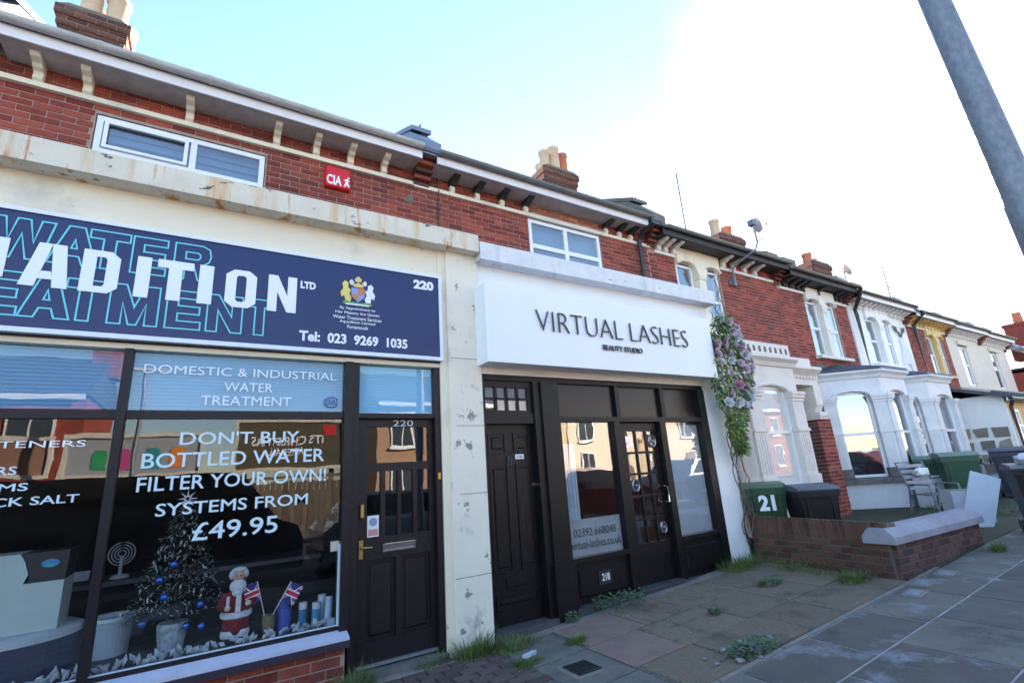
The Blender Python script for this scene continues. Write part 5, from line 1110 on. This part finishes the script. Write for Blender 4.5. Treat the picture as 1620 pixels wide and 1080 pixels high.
t = thing('paper_roll', 'pale rolled leaflet leaning at the end of the window', 'roll', (.99,.22,.40)); part('roll', MB().tube([(.985,.22,.40),(1.0,.25,.62)], .03, 12), mat('pale_blue_paper', (.4,.52,.65), None, .6), t)
t = thing('small_box', 'tiny pale blue carton in the window corner', 'box', (1.0,.15,.40)); part('carton', MB().box(.965,1.02,.12,.17,.40,.47), mat('pale_blue_paper', (.4,.52,.65)), t)
t = thing('window_switch_box', 'cream switch box on the window frame inside the glass', 'switch box', (.99,.09,1.0)); part('case', MB().cham(.965,1.035,.07,.11,.99,1.07,.006), CREAM, t)
b = MB(); random.seed(2)
for i in range(170):
    x = random.uniform(-1.6,.96); p = Vector((x, .13+random.uniform(0,.08), .405+random.uniform(0,.03))); leaf(b, p, Vector((random.uniform(-1,1),random.uniform(-.5,.3),random.uniform(.2,1))), Vector((random.uniform(-.5,.5),-1,.3)), random.uniform(.05,.085), .035)
t = thing('silver_leaf_garland', 'garland of silver grey leaves along the window ledge', 'garland', (-.3,.15,.40)); part('leaves', b, mat('silver_leaf', (.42,.48,.54), (.28,.33,.38), .45, 12), t, kind='stuff'); part('wire', MB().tube([(-1.6,.16,.41),(-.3,.18,.412),(.96,.16,.41)], .005, 5), DARK, t)
# water softener cabinet on a drum, bin, fan, till behind
t = thing('water_softener', 'pale green water softener cabinet with dark top panel and oval badge', 'appliance', (-.98,.6,.62))
part('cabinet', MB().box(-1.35,-.80,.5,.85,.68,1.0).prism([(-1.35,1.0),(-1.02,1.0),(-1.0,1.06),(-1.03,1.15),(-1.06,1.2),(-1.35,1.2)], 'y', .5, .85), mat('pale_green_plastic', (.42,.52,.50), (.36,.46,.45), .4, 3), t)
part('control_panel', MB().prism([(-1.0,1.002),(-.80,1.002),(-.79,1.2),(-1.055,1.2),(-1.025,1.15),(-.995,1.06)], 'y', .505, .84), BLACKP, t); part('badge', MB().prism([(-.89+.05*math.cos(i*.45), 1.12+.028*math.sin(i*.45)) for i in range(14)], 'y', .498, .504), mat('badge', (.05,.35,.4), (.05,.12,.5), .4, 20), t)
t = thing('navy_drum', 'navy drum standing under the water softener cabinet', 'drum', (-1.05,.7,.0)); part('shell', MB().lathe(-1.05,.72,[(.34,.02),(.36,.35),(.36,.62)],28), mat('navy_plastic', (.012,.018,.05), None, .4), t); part('lid', MB().lathe(-1.05,.72,[(.37,.62),(.37,.66),(.33,.678)],28), mat('pale_rim', (.4,.46,.5), None, .5), t)
t = thing('waste_bin', 'translucent white plastic bin in the shop window', 'bin', (-.42,.75,.0)); part('tub', MB().lathe(-.52,.72,[(.115,.02),(.13,.40),(.145,.64)],28,False), mat('cloudy_plastic', (.28,.36,.42), (.24,.31,.37), .4, 3), t); part('rim', MB().lathe(-.52,.72,[(.145,.64),(.155,.645),(.155,.67),(.145,.67)],28,False), MATS['pale_rim'], t)
t = thing('desk_fan', 'small white desk fan standing deep inside the shop', 'fan', (-.62,1.9,.8))
b = MB()
for k in range(4): b.tube([(-.62+(.03+.025*k)*math.cos(a), 1.9, 1.02+(.03+.025*k)*math.sin(a)) for a in [2*math.pi*i/20 for i in range(21)]], .005, 5)
part('guard', b, FUR, t); part('stand', MB().lathe(-.62,1.93,[(.08,.8),(.07,.82),(.015,.84),(.015,1.0)],14), FUR, t)
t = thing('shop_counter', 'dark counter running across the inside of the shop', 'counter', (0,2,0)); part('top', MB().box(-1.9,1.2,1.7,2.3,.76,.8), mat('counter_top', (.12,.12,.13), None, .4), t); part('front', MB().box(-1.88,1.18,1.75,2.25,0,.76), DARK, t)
t = thing('card_terminal', 'small grey screen and keypad standing inside the shop', 'terminal', (-.42,1.72,.80)); part('screen', MB().box(-.95,-.82,1.70,1.73,.84,.92), mat('screen_grey', (.35,.42,.48), None, .4), t); part('base', MB().box(-.96,-.81,1.69,1.85,.80,.835), BLACKP, t)

# ================================================================== ACROSS THE ROAD (seen in the glass)
def opp_house(x0, x1, y, ze, wm, label, roofm=SLATE, chim=True, zf=.2):
    t = thing('terraced_house', label, 'house', ((x0+x1)/2, y, 0), 0, 'houses across the road')
    part('wall', MB().box(x0, x1, y-6, y, -.3, ze), wm, t)
    part('roof', MB().prism([(y+.3,ze),(y-3,ze+2.0),(y-6.3,ze)], 'x', x0-.1, x1+.1), roofm, t)
    part('fascia_board', MB().box(x0,x1,y+.3,y+.33,ze-.15,ze+.02), WHITE, t)
    n_ = max(2, int((x1-x0)/2.2)); w = (x1-x0)/n_
    for k in range(n_):
        xc = x0+w*(k+.5)
        for z0, z1 in ((.9,2.3), (3.1,4.4)):
            if z1 > ze-.2: continue
            if z0 < 1 and k == n_-1:
                d = part('front_door', MB().box(xc-.45,xc+.45,y,y+.04,.05,2.15), mat('brown_door', (.10,.05,.03), None, .5), t); continue
            wf = part('window', MB().box(xc-.55,xc+.55,y,y+.05,z0-.07,z1+.07), WHITE, t)
            part('pane', MB().box(xc-.47,xc-.03,y+.045,y+.055,z0,z1).box(xc+.03,xc+.47,y+.045,y+.055,z0,z1), mat('far_window_glass', (.05,.06,.07), None, .15), wf)
            part('sill', MB().box(xc-.65,xc+.65,y,y+.12,z0-.15,z0-.07), WHITE, wf)
    if chim:
        c = part('chimney', MB().box(x1-.5,x1+.4,y-3.4,y-2.6,ze+1.2,ze+3.0), BRICK, t)
        for k in range(2): part('chimney_pot', MB().lathe(x1-.25+.4*k,y-3,[(.13,ze+3.0),(.1,ze+3.5)],10), TERRA, c)
PEACH = mat('peach_render', (.62,.47,.32), (.56,.42,.28), .8, 1.5); TANB = mat('tan_brick', (.42,.26,.16), (.34,.2,.12), .9, 12, .3)
opp_house(-14, -3.6, -17, 5.0, BRICK, 'red brick house across the road at the left of the hoardings')
opp_house(6.2, 11.0, -16.5, 4.9, TANB, 'tan brick house across the road right of the hoardings')
opp_house(11.1, 16.2, -16.2, 4.9, PEACH, 'peach rendered house across the road')
opp_house(16.3, 21.6, -16.2, 5.0, mat('cream_far', (.66,.58,.45), None, .8), 'cream house across the road facing the beauty studio')
opp_house(21.7, 27.2, -16.2, 5.0, PEACH, 'second peach rendered house across the road')
opp_house(27.3, 33.5, -16.2, 5.0, TANB, 'tan brick house farther along across the road')
opp_house(33.6, 48, -16.2, 5.0, BRICK, 'red brick houses far along the opposite side')
def poster(label, x0, x1, z0, z1, face, y=-15.0):
    t = thing('advert_hoarding', label, 'hoarding', ((x0+x1)/2, y, 0)); part('panel', MB().box(x0,x1,y-.12,y,z0,z1), face, t); part('frame', MB().box(x0-.1,x1+.1,y-.1,y+.05,z1,z1+.12).box(x0-.1,x1+.1,y-.1,y+.05,z0-.12,z0).box(x0-.1,x0,y-.1,y+.05,z0,z1).box(x1,x1+.1,y-.1,y+.05,z0,z1), CREAM2, t)
    for x in (x0+.3, x1-.3): part('post', MB().box(x-.08,x+.08,y-.3,y-.15,-.2,z1-.1), STONE_G, t)
    return t
t = poster('pale hoarding with four coloured arch posters across the road', -3.6, -.2, 2.3, 3.45, mat('hoarding_pale', (.32,.34,.36), None, .7))
for k, (x, col) in enumerate(((-2.75,(.03,.33,.12)), (-2.2,(.5,.06,.25)), (-1.45,(.03,.28,.33)), (-.8,(.75,.24,.03)))):
    part('arch_poster', MB().prism([(x-.2,2.45),(x+.2,2.45),(x+.2,2.98),(x+.14,3.08),(x-.14,3.08),(x-.2,2.98)], 'y', -15.0, -14.985), mat('poster%d' % k, col, None, .6), t)
t = poster('dark green hoarding with seasonal slogan across the road', .9, 4.4, 2.3, 3.9, mat('hoarding_dark', (.05,.06,.035), (.12,.08,.04), .7, 1.2))
text('lettering', "IT'S CHRISTMAS", LETW, t, 1.3, 3.7, 3.05, 3.4, -14.998, .01, .02, face=1); text('lettering', 'AFTER ALL', LETW, t, 1.9, 3.1, 2.7, 2.95, -14.998, .01, .02, face=1)
part('red_badge', MB().box(3.72,4.2,-15.0,-14.985,3.4,3.8), mat('badge_red', (.6,.02,.03), None, .5), t)
t = poster('pink and peach hoarding across the road beside the red brick house', -7.6, -4.0, 2.4, 3.4, mat('hoarding_peach', (.34,.19,.12), (.25,.12,.08), .7, .7))
t = thing('timber_fence', 'pale timber boundary fence below the hoardings across the road', 'fence', (-1, -14.6, 0))
for k in range(64): part('board', MB().box(-8+k*.2,-7.82+k*.2,-14.62,-14.6,-.1,1.75+.03*(k % 3)), mat('fence_board', (.15,.115,.08), (.11,.085,.06), .85, 5, rnd=.25), t)
part('rail', MB().box(-8,4.9,-14.66,-14.62,1.9,2.0).box(-8,4.9,-14.66,-14.62,.4,.5), MATS['fence_board'], t)
t = thing('street_light', 'pale street light with flat head across the road', 'street light', (-1.75,-13.2,0)); part('column', MB().tube([(-1.75,-13.2,0),(-1.75,-13.2,5.2)], .06, 8), GALV, t); part('head', MB().box(-2.3,-1.2,-13.3,-13.1,5.2,5.28), FASCIA, t)
def car(x0, L, y1, prof, wm, label, cat, W=1.75, glassz=None, wheels=(.8,)):
    """side profile (fraction of L, z) extruded across the road side y1..y1-W; the cabin tapers"""
    t = thing('parked_'+cat, label, cat, (x0+L/2, y1-W/2, gz(x0)-.115)); g0 = gz(x0)-.115
    body = [(x0+u*L, g0+z) for u, z in prof['body']]; cab = [(x0+u*L, g0+z) for u, z in prof['cab']]
    part('body', MB().prism(body, 'y', y1, y1-W), wm, t)
    b = MB(); k = len(cab); b.v = [(x, y1-.04-(z-cab[0][1])*.22, z) for x, z in cab]+[(x, y1-W+.04+(z-cab[0][1])*.22, z) for x, z in cab]
    b.f = [tuple(range(k)), tuple(range(2*k-1,k-1,-1))]+[(i,(i+1)%k,k+(i+1)%k,k+i) for i in range(k)]; part('cabin', b, wm, t)
    cx = sum(p[0] for p in cab)/k; cz = sum(p[1] for p in cab)/k
    b = MB(); gl = [(cx+(x-cx)*.86, cz+(z-cz)*.74) for x, z in cab]; b.v = [(x, y1-.025-(z-cab[0][1])*.22, z) for x, z in gl]; b.f = [tuple(range(k))]; part('side_window', b, mat('car_glass', (.01,.012,.014), None, .05, spec=.8), t)
    for u in prof['wheels']:
        for yy in (y1+.01, y1-W+.2):
            w = part('wheel', MB().tube([(x0+u*L,yy,g0+.32),(x0+u*L,yy-.2,g0+.32)], .32, 20), BLACKP, t); part('rim', MB().tube([(x0+u*L,yy+.006,g0+.32),(x0+u*L,yy-.05,g0+.32)], .2, 14), CHROME, w)
    part('bumper', MB().box(x0-.04,x0+.1,y1-W+.1,y1-.1,g0+.3,g0+.5).box(x0+L-.1,x0+L+.04,y1-W+.1,y1-.1,g0+.3,g0+.5), BLACKP, t)
    for yy in (y1-.35, y1-W+.1): part('headlight', MB().box(x0+L-.06,x0+L+.03,yy,yy+.25,g0+.62,g0+.76), CHROME, t)
VAN = dict(body=[(0,.3),(1,.3),(1,.8),(.985,1.0),(.93,1.15),(.90,1.25),(0,1.25)], cab=[(.0,1.25),(.92,1.22),(.84,1.88),(.80,2.0),(.02,2.0)], wheels=(.17,.80))
CARP = dict(body=[(0,.3),(1,.3),(1,.62),(.97,.78),(.72,.92),(.05,.95),(0,.8)], cab=[(.06,.93),(.76,.92),(.60,1.38),(.48,1.46),(.18,1.45)], wheels=(.18,.81))
car(-4.3, 5.9, -5.35, VAN, mat('dark_van_paint', (.012,.013,.018), None, .25, coat=1), 'dark van parked at the kerb opposite the water shop window', 'van', 1.9)
car(2.0, 4.2, -5.5, CARP, mat('silver_paint', (.35,.37,.40), None, .25, metal=.4, coat=1), 'silver hatchback parked behind the dark van', 'car')
car(7.2, 4.2, -5.6, CARP, mat('maroon_paint', (.12,.012,.02), None, .25, coat=1), 'maroon hatchback parked opposite the beauty studio', 'car')
car(12.3, 4.3, -5.6, CARP, mat('slate_blue_paint', (.08,.11,.17), None, .25, coat=1), 'slate blue car parked beyond the maroon hatchback', 'car')

# moss, grit and dead stems in the joints of the forecourt
random.seed(31); b = MB(); b2 = MB()
for i in range(2600):
    if i % 3: x, y = random.choice((2.97,3.6,4.5,5.1,5.97,3.9,4.8,5.55))+random.gauss(0,.012), random.uniform(-1.85,-.05)
    else: x, y = random.uniform(2.45,6.4), random.choice((-1.845,-1.30,-.72,-.16,-.02))+random.gauss(0,.012)
    if math.sin(x*5.1)+math.sin(y*7.3+x*2) < .1: continue
    p = Vector((x, y, fz(x,y)+.002))
    if random.random() < .45: leaf(b, p, Vector((random.uniform(-1,1),random.uniform(-1,1),random.uniform(0,1.2))), Vector((0,0,1)), random.uniform(.008,.026), .006)
    else:
        s_ = random.uniform(.002,.007); b2.ball(tuple(p), (s_*1.3,s_,s_*.7), 5, 3)
part('joint_moss', b, WEED, fc, kind='stuff'); part('joint_grit', b2, mat('grit', (.16,.14,.12), (.26,.24,.22), .95, 90), fc, kind='stuff')
b2 = MB()
for i in range(900):
    x, y = random.uniform(.5,9.5), random.uniform(-4.2,-.05)
    if y > -1.8 and x > 6.3: continue
    s_ = random.uniform(.0015,.005); b2.ball((x, y, (fz(x,y) if y > -1.9 else gz(x))+.003), (s_*1.5,s_,s_*.7), 5, 3)
part('loose_grit', b2, MATS['grit'], pv, kind='stuff')
# rubble in the broken slab corner
for i in range(46):
    x, y = 3.82+random.gauss(0,.17), -1.70+random.gauss(0,.06); s_ = random.uniform(.008,.03); bb = MB().ball((0,0,s_*.3), (s_*1.3,s_,s_*.6), 6, 4); bb.v = [(p+random.uniform(-.25,.25)*s_, q+random.uniform(-.25,.25)*s_, r_) for p, q, r_ in bb.v]
    o = tag(part('rubble', bb, mat('rubble', (.30,.32,.36), (.16,.15,.15), .9, 25, rnd=.4)), 'broken stone lying in the damaged slab corner', 'rubble', 'rubble in the broken slab corner'); o.location = (x, y, fz(x,y)+.002)
# neighbouring house to the left
H = thing('shop_building', 'plain brick house adjoining the water shop beyond its left party wall', 'shop', (-4.4, .6, 0))
core(H, -6.6, -2.12, 0, 5.95, (-4.8, -3.4, 4.2, 5.45), mt=BRICK); window(H, -4.8, -3.4, 4.2, 5.45, WY+.02, cols=(-4.1,)); eaves(H, -6.6, -2.15, 5.79, FASCIA, GUTTER_W, SOFFIT); roof(H, -6.6, -2.2, 5.97)
part('shop_wall', MB().box(-6.6,-2.12,.0,1.3,-.05,3.95), CREAM, H); window(H, -6.2, -2.6, .6, 2.5, -.06, BLACKB, cols=(-4.4,))
